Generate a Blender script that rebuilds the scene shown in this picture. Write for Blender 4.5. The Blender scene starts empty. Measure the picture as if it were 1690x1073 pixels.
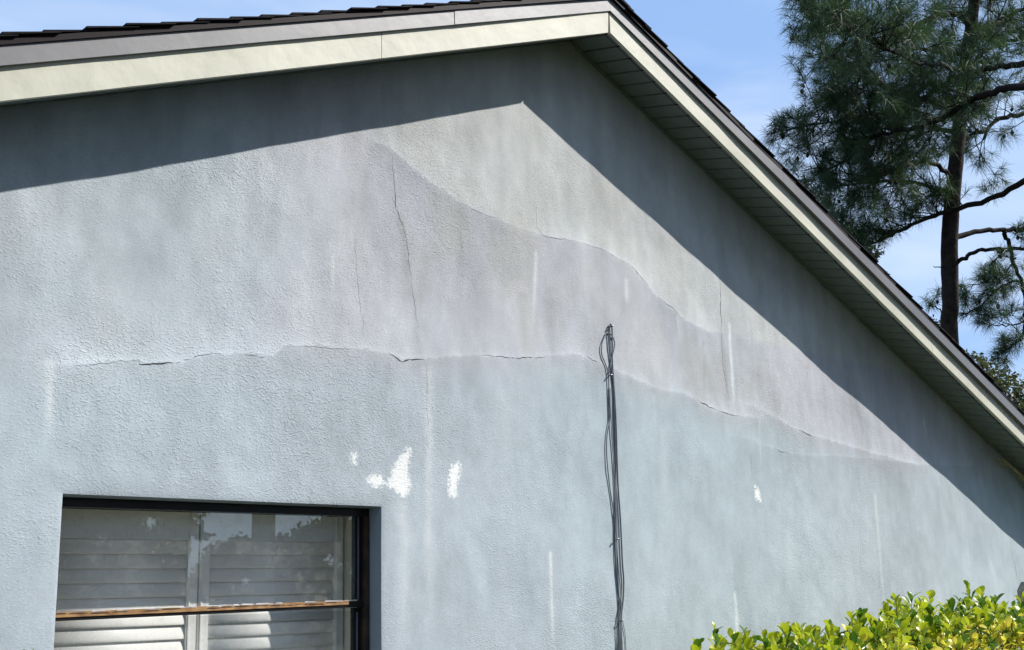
import bpy, math, random
import numpy as np
from mathutils import Vector, Matrix, Quaternion
random.seed(7); rng = np.random.default_rng(7)
scene = bpy.context.scene
C = scene.collection

# ------------------------------------------------------------------ camera, sky, sun, exposure
AX = [[0.723111, -0.690186, -0.027457], [-0.13612, -0.18136, 0.973951], [0.677187, 0.700537, 0.225091]]
FOC = 1949.14                      # focal length in photo pixels (photo 1690 wide)
CAM = Vector((0.0, -4.0, 1.64))
R_, U_, F_ = [Vector(v) for v in AX]
cam = bpy.data.cameras.new('camera'); cam_o = bpy.data.objects.new('camera', cam); C.objects.link(cam_o)
cam.sensor_fit = 'HORIZONTAL'; cam.sensor_width = 36; cam.lens = FOC / 1690 * 36
cam.clip_start = 0.05; cam.clip_end = 3000
m = Matrix((R_, U_, -F_)).transposed().to_4x4(); m.translation = CAM; cam_o.matrix_world = m
scene.camera = cam_o

SUN_TRAVEL = Vector((-0.59255, 0.47671, -0.64933)).normalized()
sun_el = math.asin(-SUN_TRAVEL.z)
w = bpy.data.worlds.new('World'); scene.world = w; w.use_nodes = True
nt = w.node_tree; nt.nodes.clear()
def N(t, ty, **kw):
    n = t.nodes.new(ty)
    for k, v in kw.items(): setattr(n, k, v)
    return n
sky = N(nt, 'ShaderNodeTexSky', sky_type='NISHITA', sun_disc=False)
sky.sun_elevation = sun_el
sky.sun_rotation = math.atan2(-SUN_TRAVEL.x, -SUN_TRAVEL.y)
sky.altitude = 0; sky.air_density = 1.0; sky.dust_density = 0.6; sky.ozone_density = 1.2
tc = N(nt, 'ShaderNodeTexCoord'); mp = N(nt, 'ShaderNodeMapping'); mp.inputs['Scale'].default_value = (1.2, 1.2, 4.5)
nz = N(nt, 'ShaderNodeTexNoise'); nz.inputs['Scale'].default_value = 2.2; nz.inputs['Detail'].default_value = 6; nz.inputs['Roughness'].default_value = .55
nz.inputs['Distortion'].default_value = .6
cr = N(nt, 'ShaderNodeMapRange'); cr.inputs['From Min'].default_value = .33; cr.inputs['From Max'].default_value = .78; cr.inputs['To Max'].default_value = .75
veil = N(nt, 'ShaderNodeMix', data_type='RGBA'); veil.inputs['Factor'].default_value = .74; veil.inputs['B'].default_value = (3.05, 4.95, 8.6, 1)   # thin high haze over the whole sky
mx = N(nt, 'ShaderNodeMix', data_type='RGBA'); mx.inputs['B'].default_value = (6.6, 7.6, 9.0, 1)
bg = N(nt, 'ShaderNodeBackground'); bg.inputs['Strength'].default_value = 0.10
out = N(nt, 'ShaderNodeOutputWorld')
L = nt.links.new
L(tc.outputs['Generated'], mp.inputs['Vector']); L(mp.outputs['Vector'], nz.inputs['Vector']); L(nz.outputs['Fac'], cr.inputs['Value'])
L(cr.outputs['Result'], mx.inputs['Factor']); L(sky.outputs['Color'], veil.inputs['A']); L(veil.outputs['Result'], mx.inputs['A']); L(mx.outputs['Result'], bg.inputs['Color']); L(bg.outputs[0], out.inputs[0])

sl = bpy.data.lights.new('sun', 'SUN'); sl.energy = 5.0; sl.angle = math.radians(.53); sl.color = (1, .955, .89)
so = bpy.data.objects.new('sun', sl); C.objects.link(so); so.location = (20, -20, 25)
so.rotation_euler = SUN_TRAVEL.to_track_quat('-Z', 'Y').to_euler()
scene.view_settings.view_transform = 'Standard'; scene.view_settings.look = 'None'
scene.view_settings.exposure = 0.34; scene.view_settings.gamma = 1; scene.view_settings.use_curve_mapping = False

# ------------------------------------------------------------------ helpers
def proj(p):
    v = Vector(p) - CAM; z = v.dot(F_)
    if z < .1: return (-1e6, -1e6)
    return (845 + FOC * v.dot(R_) / z, 536.5 - FOC * v.dot(U_) / z)

def mat(name, col, rough=.6, spec=.5, metal=0.0, var=0.0, vscale=4.0, bump=0.0, bscale=80.0, trans=0.0, vary_obj=0.0, col2=None):
    m = bpy.data.materials.new(name); m.use_nodes = True; t = m.node_tree; b = t.nodes['Principled BSDF']
    b.inputs['Base Color'].default_value = (*col, 1); b.inputs['Roughness'].default_value = rough
    b.inputs['Specular IOR Level'].default_value = spec; b.inputs['Metallic'].default_value = metal
    if var or col2:
        tcn = N(t, 'ShaderNodeTexCoord'); n = N(t, 'ShaderNodeTexNoise'); n.inputs['Scale'].default_value = vscale; n.inputs['Detail'].default_value = 5
        t.links.new(tcn.outputs['Object'], n.inputs['Vector'])
        c2 = col2 or tuple(max(0, c * (1 - var)) for c in col)
        c1 = col if col2 else tuple(min(1, c * (1 + var)) for c in col)
        r = N(t, 'ShaderNodeMapRange'); r.inputs['From Min'].default_value = .3; r.inputs['From Max'].default_value = .7
        mm = N(t, 'ShaderNodeMix', data_type='RGBA'); mm.inputs['A'].default_value = (*c1, 1); mm.inputs['B'].default_value = (*c2, 1)
        t.links.new(n.outputs['Fac'], r.inputs['Value']); t.links.new(r.outputs['Result'], mm.inputs['Factor']); src = mm.outputs['Result']
        if vary_obj:
            oi = N(t, 'ShaderNodeObjectInfo'); h = N(t, 'ShaderNodeHueSaturation'); rr = N(t, 'ShaderNodeMapRange')
            rr.inputs['To Min'].default_value = 1 - vary_obj; rr.inputs['To Max'].default_value = 1 + vary_obj
            t.links.new(oi.outputs['Random'], rr.inputs['Value']); t.links.new(rr.outputs['Result'], h.inputs['Value']); t.links.new(src, h.inputs['Color']); src = h.outputs['Color']
        t.links.new(src, b.inputs['Base Color'])
    if bump:
        tcn = N(t, 'ShaderNodeTexCoord'); n = N(t, 'ShaderNodeTexNoise'); n.inputs['Scale'].default_value = bscale; n.inputs['Detail'].default_value = 4
        bp = N(t, 'ShaderNodeBump'); bp.inputs['Strength'].default_value = 1; bp.inputs['Distance'].default_value = bump
        t.links.new(tcn.outputs['Object'], n.inputs['Vector']); t.links.new(n.outputs['Fac'], bp.inputs['Height']); t.links.new(bp.outputs['Normal'], b.inputs['Normal'])
    if trans:
        tr = N(t, 'ShaderNodeBsdfTranslucent'); ms = N(t, 'ShaderNodeMixShader'); ms.inputs[0].default_value = trans
        tr.inputs['Color'].default_value = (*[min(1, c * 1.5) for c in col], 1)
        o = t.nodes['Material Output']; t.links.new(b.outputs[0], ms.inputs[1]); t.links.new(tr.outputs[0], ms.inputs[2]); t.links.new(ms.outputs[0], o.inputs[0])
    return m

class MB:
    """collects faces, then becomes one mesh object"""
    def __init__(s): s.v = []; s.f = []
    def add(s, vs, fs):
        o = len(s.v); s.v += [tuple(v) for v in vs]; s.f += [tuple(i + o for i in f) for f in fs]
    def box(s, a, b):
        (x0, y0, z0), (x1, y1, z1) = a, b
        s.add([(x0,y0,z0),(x1,y0,z0),(x1,y1,z0),(x0,y1,z0),(x0,y0,z1),(x1,y0,z1),(x1,y1,z1),(x0,y1,z1)],
              [(3,2,1,0),(4,5,6,7),(0,1,5,4),(1,2,6,5),(2,3,7,6),(3,0,4,7)])
    def hexa(s, q0, q1):           # two matching quads -> solid
        s.add(list(q0) + list(q1), [(3,2,1,0),(4,5,6,7),(0,1,5,4),(1,2,6,5),(2,3,7,6),(3,0,4,7)])
    def tube(s, pts, rad, n=8, cap=True, wob=0.0):
        pts = [Vector(p) for p in pts]; rings = []
        for i, p in enumerate(pts):
            t = (pts[min(i+1, len(pts)-1)] - pts[max(i-1, 0)]).normalized()
            a = t.orthogonal().normalized() if i == 0 else (a - t * a.dot(t)).normalized()
            b = t.cross(a); r = rad[i] if hasattr(rad, '__len__') else rad
            rings.append([p + (a * math.cos(2*math.pi*k/n) + b * math.sin(2*math.pi*k/n)) * r * (1 + random.uniform(-wob, wob)) for k in range(n)])
        vs = [v for r in rings for v in r]; fs = []
        for i in range(len(pts) - 1):
            for k in range(n):
                fs.append((i*n+k, i*n+(k+1)%n, (i+1)*n+(k+1)%n, (i+1)*n+k))
        if cap: fs.append(tuple(range(n-1, -1, -1))); fs.append(tuple((len(pts)-1)*n + k for k in range(n)))
        s.add(vs, fs)
    def mesh(s, name, smooth=False, base=(0,0,0)):
        me = bpy.data.meshes.new(name)
        bx, by, bz = base
        me.from_pydata([(x-bx, y-by, z-bz) for x, y, z in s.v], [], s.f); me.update()
        if smooth: me.shade_smooth()
        return me
    def build(s, name, material, parent=None, smooth=False, base=None):
        if base is None: base = tuple(ORG[parent.name]) if parent is not None else (0,0,0)
        me = s.mesh(name, smooth, base); me.materials.append(material)
        o = bpy.data.objects.new(name, me); C.objects.link(o)
        if parent is not None: o.parent = parent; ORG[o.name] = base
        else: o.location = base
        return o
ORG = {}
def tag(o, label=None, cat=None, group=None, kind=None):
    if label: o['label'] = label
    if cat: o['category'] = cat
    if group: o['group'] = group
    if kind: o['kind'] = kind
    return o
def empty(name, loc, label, cat, group=None):
    o = bpy.data.objects.new(name, None); C.objects.link(o); o.location = loc; o.empty_display_size = .2
    ORG[o.name] = tuple(loc); return tag(o, label, cat, group)
def inst(name, me, parent, M_):
    o = bpy.data.objects.new(name, me); C.objects.link(o); o.parent = parent
    b = Vector(ORG[parent.name]); M2 = M_.copy(); M2.translation = M_.translation - b; o.matrix_basis = M2; return o
def catmull(pts, k=5):
    P_ = [np.array(p, float) for p in pts]; o = []
    for i in range(len(P_) - 1):
        a, b, c, d = P_[max(i-1,0)], P_[i], P_[i+1], P_[min(i+2, len(P_)-1)]
        for j in range(k):
            t = j / k; o.append(.5*((2*b)+(-a+c)*t+(2*a-5*b+4*c-d)*t*t+(-a+3*b-3*c+d)*t**3))
    o.append(P_[-1]); return o

# ------------------------------------------------------------------ dimensions of the house
XA, MS = 4.350, 0.4107               # ridge x, roof slope (5 in 12)
ZW, ZF = 4.5777, 4.5106              # wall/soffit line and fascia bottom edge at the ridge
DY = 0.2996                          # gable overhang
HW, OV, DEPTH = 5.75, .45, 9.0       # half width of the gable wall, eave overhang, house depth
WX0, WX1, WZ0, WZ1 = 1.7045, 3.0723, .76, 2.03
rake = lambda x, z0: z0 - MS * abs(x - XA)

# ------------------------------------------------------------------ materials
M_fascia = mat('cream_painted_fascia', (.545, .535, .435), .55, .4, var=.10, vscale=3.2, bump=.0045, bscale=7)
M_band = mat('pale_metal_rake_trim', (.165, .162, .168), .44, .55, metal=0.0, var=.16, vscale=2.2, bump=.0015, bscale=9)
M_drip = mat('dark_maroon_drip_edge', (.010, .005, .007), .6, .15)
M_shingle = mat('dark_asphalt_shingle', (.014, .013, .016), .9, .2, var=.45, vscale=30, bump=.002, bscale=220, vary_obj=.3)
M_soffit = mat('grey_green_vinyl_soffit', (.165, .195, .188), .6, .3, var=.10, vscale=16, bump=.0006, bscale=120)
M_groove = mat('dark_gap', (.012, .013, .013), .95, .05)
M_bronze = mat('dark_bronze_window_frame', (.012, .010, .009), .38, .25, var=.3, vscale=9)
M_brown = mat('weathered_brown_frame', (.085, .050, .028), .6, .3, col2=(.03, .022, .017), vscale=16)
M_wood = mat('bare_tan_rail', (.46, .27, .12), .65, .2, col2=(.20, .105, .05), vscale=22, bump=.001, bscale=60)
M_peel = mat('peeling_white_paint', (.40, .41, .42), .8, .2, var=.35, vscale=30)
M_shutter = mat('white_shutter', (.90, .90, .885), .45, .4, var=.02)
M_cream = mat('cream_interior_jamb', (.80, .76, .62), .6, .3, var=.05)
M_room = mat('dim_room', (.05, .048, .045), .9, .1, var=.05)
M_cable = mat('grey_painted_cable', (.125, .14, .165), .45, .45, var=.25, vscale=18)
M_cable2 = mat('pale_weathered_cable', (.27, .25, .24), .5, .4, var=.3, vscale=14)
M_clip = mat('steel_clip', (.38, .39, .40), .4, .5, metal=.6, var=.2, vscale=40)
M_crack = mat('crack_depth', (.062, .066, .070), .95, .1, var=.2, vscale=50)
M_bark = mat('pine_bark', (.055, .041, .034), .95, .15, col2=(.020, .016, .015), vscale=9, bump=.02, bscale=11)
M_limb = mat('limb_bark', (.042, .033, .029), .95, .15, col2=(.018, .015, .014), vscale=7, bump=.01, bscale=20)
M_needle = mat('pine_needles', (.046, .090, .026), .5, .4, trans=.24, col2=(.016, .050, .026), vscale=1.1)
M_cone = mat('pine_cone', (.045, .028, .018), .8, .2, var=.3, vscale=30)
M_oak = mat('oak_leaves', (.085, .095, .028), .5, .4, trans=.25, col2=(.035, .055, .022), vscale=1.4)
M_oak2 = mat('dark_oak_leaves', (.035, .055, .024), .5, .4, trans=.2, col2=(.020, .036, .018), vscale=1.2)
M_stem = mat('hedge_stem', (.13, .10, .05), .85, .2, var=.3, vscale=20)
M_leafs = [mat('hedge_leaf_green', (.075, .160, .012), .33, .5, trans=.32, var=.2, vscale=30, vary_obj=.3),
           mat('hedge_leaf_bright', (.36, .42, .018), .33, .5, trans=.35, var=.2, vscale=30, vary_obj=.3),
           mat('hedge_leaf_yellow', (.72, .60, .07), .4, .5, trans=.35, var=.15, vscale=30, vary_obj=.25)]
M_palm = mat('dry_palm_stalk', (.42, .36, .17), .7, .2, var=.25, vscale=20)
M_palmgreen = mat('palm_leaflet', (.06, .085, .03), .5, .3, trans=.2, var=.25, vscale=6)
M_trunk = mat('grey_palm_trunk', (.26, .25, .215), .95, .1, var=.35, vscale=14, bump=.012, bscale=30)

# glass: clear pane that lets the sun through and mirrors the garden (fresnel), a little dusty
M_glass = bpy.data.materials.new('window_glass'); M_glass.use_nodes = True
t = M_glass.node_tree; t.nodes.clear()
geo = N(t, 'ShaderNodeNewGeometry'); dt = N(t, 'ShaderNodeVectorMath', operation='DOT_PRODUCT'); ab = N(t, 'ShaderNodeMath', operation='ABSOLUTE')
om = N(t, 'ShaderNodeMath', operation='SUBTRACT'); om.inputs[0].default_value = 1; pw = N(t, 'ShaderNodeMath', operation='POWER'); pw.inputs[1].default_value = 5
fr = N(t, 'ShaderNodeMath', operation='MULTIPLY_ADD'); fr.inputs[1].default_value = .94; fr.inputs[2].default_value = .075      # Schlick, per face
t.links.new(geo.outputs['Normal'], dt.inputs[0]); t.links.new(geo.outputs['Incoming'], dt.inputs[1]); t.links.new(dt.outputs['Value'], ab.inputs[0])
t.links.new(ab.outputs[0], om.inputs[1]); t.links.new(om.outputs[0], pw.inputs[0]); t.links.new(pw.outputs[0], fr.inputs[0])
tr = N(t, 'ShaderNodeBsdfTransparent'); tr.inputs['Color'].default_value = (.985, .985, .98, 1)
gl = N(t, 'ShaderNodeBsdfGlossy'); gl.inputs['Roughness'].default_value = 0.0; gl.inputs['Color'].default_value = (.95, 1, 1, 1)
df = N(t, 'ShaderNodeBsdfDiffuse'); df.inputs['Color'].default_value = (.55, .56, .50, 1)
m1 = N(t, 'ShaderNodeMixShader'); m2 = N(t, 'ShaderNodeMixShader'); o = N(t, 'ShaderNodeOutputMaterial')
gn = N(t, 'ShaderNodeTexNoise'); gn.inputs['Scale'].default_value = 16; gn.inputs['Detail'].default_value = 8; gn.inputs['Roughness'].default_value = .75
gtc = N(t, 'ShaderNodeTexCoord'); gr = N(t, 'ShaderNodeMapRange')
gr.inputs['From Min'].default_value = .5; gr.inputs['From Max'].default_value = .85; gr.inputs['To Min'].default_value = .025; gr.inputs['To Max'].default_value = .16
t.links.new(gtc.outputs['Object'], gn.inputs['Vector']); t.links.new(gn.outputs['Fac'], gr.inputs['Value']); t.links.new(gr.outputs['Result'], m2.inputs[0])
t.links.new(fr.outputs[0], m1.inputs[0]); t.links.new(tr.outputs[0], m1.inputs[1]); t.links.new(gl.outputs[0], m1.inputs[2])
t.links.new(m1.outputs[0], m2.inputs[1]); t.links.new(df.outputs[0], m2.inputs[2]); t.links.new(m2.outputs[0], o.inputs[0])

# stucco: colour and roughness of the coat come from the wall mesh, fine relief from noise
def stucco(name, use_attr):
    M_ = bpy.data.materials.new(name); M_.use_nodes = True; t = M_.node_tree; b = t.nodes['Principled BSDF']
    K = t.links.new
    b.inputs['Roughness'].default_value = .82; b.inputs['Specular IOR Level'].default_value = .25
    tcn = N(t, 'ShaderNodeTexCoord')
    # large worm-like trowel lumps
    mp1 = N(t, 'ShaderNodeMapping'); mp1.inputs['Rotation'].default_value = (0, .65, 0); mp1.inputs['Scale'].default_value = (1, 1, 1.7)
    K(tcn.outputs['Object'], mp1.inputs['Vector'])
    n1 = N(t, 'ShaderNodeTexNoise'); n1.inputs['Scale'].default_value = 92; n1.inputs['Detail'].default_value = 3; n1.inputs['Roughness'].default_value = .5; n1.inputs['Distortion'].default_value = .5
    K(mp1.outputs['Vector'], n1.inputs['Vector'])
    r1 = N(t, 'ShaderNodeMapRange', interpolation_type='SMOOTHSTEP'); r1.inputs['From Min'].default_value = .47; r1.inputs['From Max'].default_value = .76
    K(n1.outputs['Fac'], r1.inputs['Value'])
    n2 = N(t, 'ShaderNodeTexNoise'); n2.inputs['Scale'].default_value = 105; n2.inputs['Detail'].default_value = 3
    K(tcn.outputs['Object'], n2.inputs['Vector'])
    n3 = N(t, 'ShaderNodeTexNoise'); n3.inputs['Scale'].default_value = 21; n3.inputs['Detail'].default_value = 3
    K(tcn.outputs['Object'], n3.inputs['Vector'])
    ad = N(t, 'ShaderNodeMath', operation='MULTIPLY_ADD'); ad.inputs[1].default_value = .42
    K(n2.outputs['Fac'], ad.inputs[0]); K(r1.outputs['Result'], ad.inputs[2])
    ad3 = N(t, 'ShaderNodeMath', operation='MULTIPLY_ADD'); ad3.inputs[1].default_value = 1.5; K(n3.outputs['Fac'], ad3.inputs[0]); K(ad.outputs[0], ad3.inputs[2])
    rel = N(t, 'ShaderNodeMath', operation='MULTIPLY'); K(ad3.outputs[0], rel.inputs[0])
    bp = N(t, 'ShaderNodeBump'); bp.inputs['Strength'].default_value = 1.0; bp.inputs['Distance'].default_value = .00125
    K(rel.outputs[0], bp.inputs['Height']); K(bp.outputs['Normal'], b.inputs['Normal'])
    if use_attr:
        a = N(t, 'ShaderNodeVertexColor', layer_name='coat'); a2 = N(t, 'ShaderNodeAttribute', attribute_name='rough'); a3 = N(t, 'ShaderNodeAttribute', attribute_name='flake')
        K(a2.outputs['Fac'], rel.inputs[1])
        # paint gone: ragged patches of bare white plaster
        nn = N(t, 'ShaderNodeMath', operation='MULTIPLY_ADD'); nn.inputs[1].default_value = 2.0
        n4 = N(t, 'ShaderNodeTexNoise'); n4.inputs['Scale'].default_value = 58; n4.inputs['Detail'].default_value = 4; n4.inputs['Roughness'].default_value = .7
        K(tcn.outputs['Object'], n4.inputs['Vector'])
        K(n4.outputs['Fac'], nn.inputs[0]); K(a3.outputs['Fac'], nn.inputs[2])
        rf = N(t, 'ShaderNodeMapRange', interpolation_type='SMOOTHSTEP'); rf.inputs['From Min'].default_value = 1.12; rf.inputs['From Max'].default_value = 1.62
        K(nn.outputs[0], rf.inputs['Value'])
        mx = N(t, 'ShaderNodeMix', data_type='RGBA'); mx.inputs['B'].default_value = (.80, .81, .79, 1)
        # tiny tone change that follows the lumps (lighter on high grain, darker in low)
        hv = N(t, 'ShaderNodeHueSaturation'); rv = N(t, 'ShaderNodeMapRange'); rv.inputs['From Min'].default_value = .3; rv.inputs['From Max'].default_value = .7; rv.inputs['To Min'].default_value = .94; rv.inputs['To Max'].default_value = 1.06
        K(n2.outputs['Fac'], rv.inputs['Value']); K(rv.outputs['Result'], hv.inputs['Value'])
        K(a.outputs['Color'], hv.inputs['Color']); K(hv.outputs['Color'], mx.inputs['A']); K(rf.outputs['Result'], mx.inputs['Factor']); K(mx.outputs['Result'], b.inputs['Base Color'])
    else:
        rel.inputs[1].default_value = .6; b.inputs['Base Color'].default_value = (.26, .31, .345, 1)  # shade of the window reveal put into the colour, darker than the wall
    return M_
M_wall = stucco('blue_grey_stucco', True); M_reveal = stucco('blue_grey_stucco_shaded', False)

# ------------------------------------------------------------------ ground
def ground_mat():
    M_ = mat('lawn', (.032, .045, .018), .9, .1, col2=(.055, .050, .03), vscale=1.3, bump=.03, bscale=30); return M_
g = MB(); g.add([(-400,-400,0),(400,-400,0),(400,400,0),(-400,400,0)], [(0,1,2,3)])
tag(g.build('ground', ground_mat()), kind='structure')

# ------------------------------------------------------------------ the house
house = empty('house', (XA, 4.5, 0), 'blue grey stucco gable house with cream fascia, cracked wall and dark shingle roof', 'house')

# value noise on the wall plane
def vnoise(x, z, s, seed):
    r = np.random.default_rng(seed); T = r.random((64, 64))
    u = x * s; v = z * s; i = np.floor(u).astype(int); j = np.floor(v).astype(int); fu = u - i; fv = v - j
    fu = fu*fu*(3-2*fu); fv = fv*fv*(3-2*fv)
    g = lambda a, b: T[a % 64, b % 64]
    return (g(i,j)*(1-fu)*(1-fv)+g(i+1,j)*fu*(1-fv)+g(i,j+1)*(1-fu)*fv+g(i+1,j+1)*fu*fv)
def fbm(x, z, s, seed, o=4):
    t = 0; a = .5; n = 0
    for k in range(o): t = t + a*vnoise(x, z, s*2**k, seed+k); n += a; a *= .5
    return t / n
sm = lambda x, a, b: (lambda t: t*t*(3-2*t))(np.clip((x-a)/(b-a), 0, 1))
def seg_dist(X, Z, pts):
    d = np.full(X.shape, 9.0)
    for (x0, z0), (x1, z1) in zip(pts[:-1], pts[1:]):
        dx, dz = x1-x0, z1-z0; t = np.clip(((X-x0)*dx+(Z-z0)*dz)/(dx*dx+dz*dz+1e-12), 0, 1)
        d = np.minimum(d, np.hypot(X-x0-t*dx, Z-z0-t*dz))
    return d
def poly_sd(X, Z, pts):
    d = seg_dist(X, Z, list(pts)+[pts[0]]); ins = np.zeros(X.shape, bool); n = len(pts)
    for i in range(n):
        (x0, z0), (x1, z1) = pts[i], pts[(i+1) % n]
        c = ((z0 > Z) != (z1 > Z)) & (X < (x1-x0)*(Z-z0)/(z1-z0+1e-12)+x0); ins ^= c
    return np.where(ins, -d, d)

LAP_A = [(3.114,3.658),(3.290,3.569),(3.549,3.477),(3.824,3.434),(4.055,3.426),(4.322,3.443),(4.508,3.439),(4.774,3.389),(4.880,3.318),(4.993,3.243),(5.122,3.193),(5.226,3.145),(5.418,3.112)]
LAP_B = [(1.710,2.476),(1.802,2.496),(1.892,2.517),(1.955,2.527),(1.965,2.510),(2.132,2.536),(2.194,2.567),(2.297,2.596),(2.417,2.606),(2.528,2.605),(2.584,2.657),(2.731,2.683),(2.853,2.680),(2.979,2.693),(3.110,2.693),(3.183,2.675),(3.314,2.694),(3.458,2.722),(3.645,2.750),(3.820,2.757),(3.963,2.777),(4.089,2.798),(4.310,2.840),(4.468,2.815),(4.726,2.764),(4.923,2.725),(5.184,2.717),(5.344,2.671),(5.568,2.642),(5.842,2.637)]
LAP_C = [(5.851,2.706),(6.059,2.662),(6.252,2.600),(6.479,2.579),(7.014,2.526),(7.644,2.470)]
LAP_D = [(5.730,2.513),(6.014,2.468),(6.157,2.441),(6.636,2.463),(7.158,2.475),(7.644,2.470),(8.561,2.500)]
CR_C = [(3.114,3.702),(3.135,3.619),(3.148,3.491),(3.164,3.365),(3.209,3.274),(3.232,3.107),(3.258,2.970),(3.281,2.820),(3.314,2.699)]
STREAKS = [  # x, top z, bottom z, half width, strength  (white runs)
 ([(5.650,3.198),(5.636,2.620)], .013, .70), ([(2.819,3.101),(2.817,2.874)], .010, .35), ([(1.631,2.495),(1.644,2.182)], .016, .42), ([(4.077,1.859),(4.074,1.398)], .011, .60),
 ([(5.527,1.642),(5.523,1.328)], .016, .65), ([(7.142,2.262),(7.126,1.411)], .018, .32), ([(3.335,2.674),(3.337,1.434)], .030, .36), ([(4.727,3.303),(4.726,3.151)], .018, .45),
 ([(4.910,2.691),(4.913,2.494)], .012, .22), ([(4.051,3.346),(4.011,2.919)], .012, .40), ([(5.162,3.164),(5.178,2.992)], .012, .22), ([(5.842,3.226),(5.856,3.041)], .008, .25),
 ([(7.922,2.802),(7.939,2.673)], .010, .55), ([(5.880,2.640),(5.863,2.316)], .010, .22), ([(3.188,2.075),(3.205,1.440)], .030, .25), ([(6.839,2.173),(6.848,2.096)], .006, .35),
 ([(3.795,2.610),(3.799,2.266)], .04, .12), ([(6.095,2.005),(6.106,1.549)], .05, .14), ([(4.983,2.532),(4.962,2.014)], .035, .14), ([(4.395,3.510),(4.419,2.991)], .03, .16), ([(5.425,4.017),(5.485,3.578)], .05, .10)]
GRIME = [([(5.564,3.121),(5.589,2.616)], .018, .45), ([(5.384,3.054),(5.362,2.683)], .016, .28), ([(4.129,3.170),(4.142,2.814)], .05, .22), ([(3.935,3.107),(3.955,2.776)], .03, .22), ([(3.182,3.354),(3.221,3.020)], .03, .30),
 ([(3.546,3.341),(3.558,3.076)], .02, .18), ([(3.641,3.299),(3.652,2.754)], .06, .16), ([(5.766,2.417),(5.774,2.241)], .008, .35), ([(6.445,3.035),(6.455,2.650)], .05, .14), ([(2.978,3.117),(2.998,2.741)], .03, .12), ([(4.270,3.750),(4.301,3.492)], .05,.14), ([(4.599,3.722),(4.632,3.489)], .05,.12), ([(5.015,3.813),(5.046,3.427)], .05,.14)]
BEIGE = list(zip([(3.489,3.344),(4.060,3.540),(3.899,3.224),(4.192,3.117),(4.598,3.705),(4.943,2.962),(5.305,2.833),(5.155,3.553),(3.285,3.116),(3.969,2.929),(5.535,2.858),(4.516,3.201),(5.891,2.823)], (.16,.18,.20,.16,.22,.15,.14,.22,.14,.16,.16,.2,.2), (.38,.22,.40,.30,.22,.28,.34,.24,.28,.34,.28,.2,.16)))
FLAKES = [[(3.156,2.221),(3.193,2.262),(3.220,2.283),(3.227,2.275),(3.213,2.206),(3.225,2.128),(3.208,2.081),(3.178,2.085),(3.139,2.109),(3.097,2.130),(3.123,2.149),(3.133,2.189)],
          [(2.998,2.136),(3.030,2.160),(3.062,2.152),(3.087,2.130),(3.043,2.113)], [(3.476,2.226),(3.502,2.246),(3.519,2.217),(3.492,2.140),(3.488,2.091),(3.452,2.090),(3.457,2.165)],
          [(2.917,2.245),(2.939,2.246),(2.936,2.206),(2.923,2.205)], [(5.798,2.239),(5.830,2.202),(5.836,2.153),(5.789,2.165)]]
TOPS = dict((k, (np.array([p[0] for p in v]), np.array([p[1] for p in v]))) for k, v in dict(A=LAP_A, B=LAP_B, C=LAP_C, D=LAP_D).items())
def lap(k, X, Z):
    x, z = TOPS[k]; inside = sm(X, x[0]-.25, x[0]+.05)*(1-sm(X, x[-1]-.05, x[-1]+.25))
    wob = (fbm(X, Z*0, 9, 90, 3)-.5)*.03
    return Z - np.interp(X, x, z) - wob*0.5, inside
def relief(X, Z):                       # metres towards the viewer
    h = (fbm(X, Z, 1.1, 11, 3)-.5)*.016 + (fbm(X, Z, 4.0, 21, 3)-.5)*.007
    for k, a, fall in (('A', .0019, .55), ('B', .0018, .60), ('C', .0018, .35), ('D', .0010, .4)):
        s, ins = lap(k, X, Z)
        h = h + a*ins*(1-sm(s, -.022, .022))*np.exp(np.minimum(s, 0)/fall)
    d = seg_dist(X, Z, CR_C); h = h + .0008*np.exp(-(d/.018)**2)
    d2 = np.maximum(np.maximum(WX0-X, X-WX1), Z-WZ1)         # coat rolls back slightly round the window opening
    h = h - .0022*np.exp(-np.maximum(d2, 0)/.008) + .002*np.exp(-((d2-.06)/.05)**2)*(.5+fbm(X, Z, 14, 50, 2))
    return h
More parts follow.
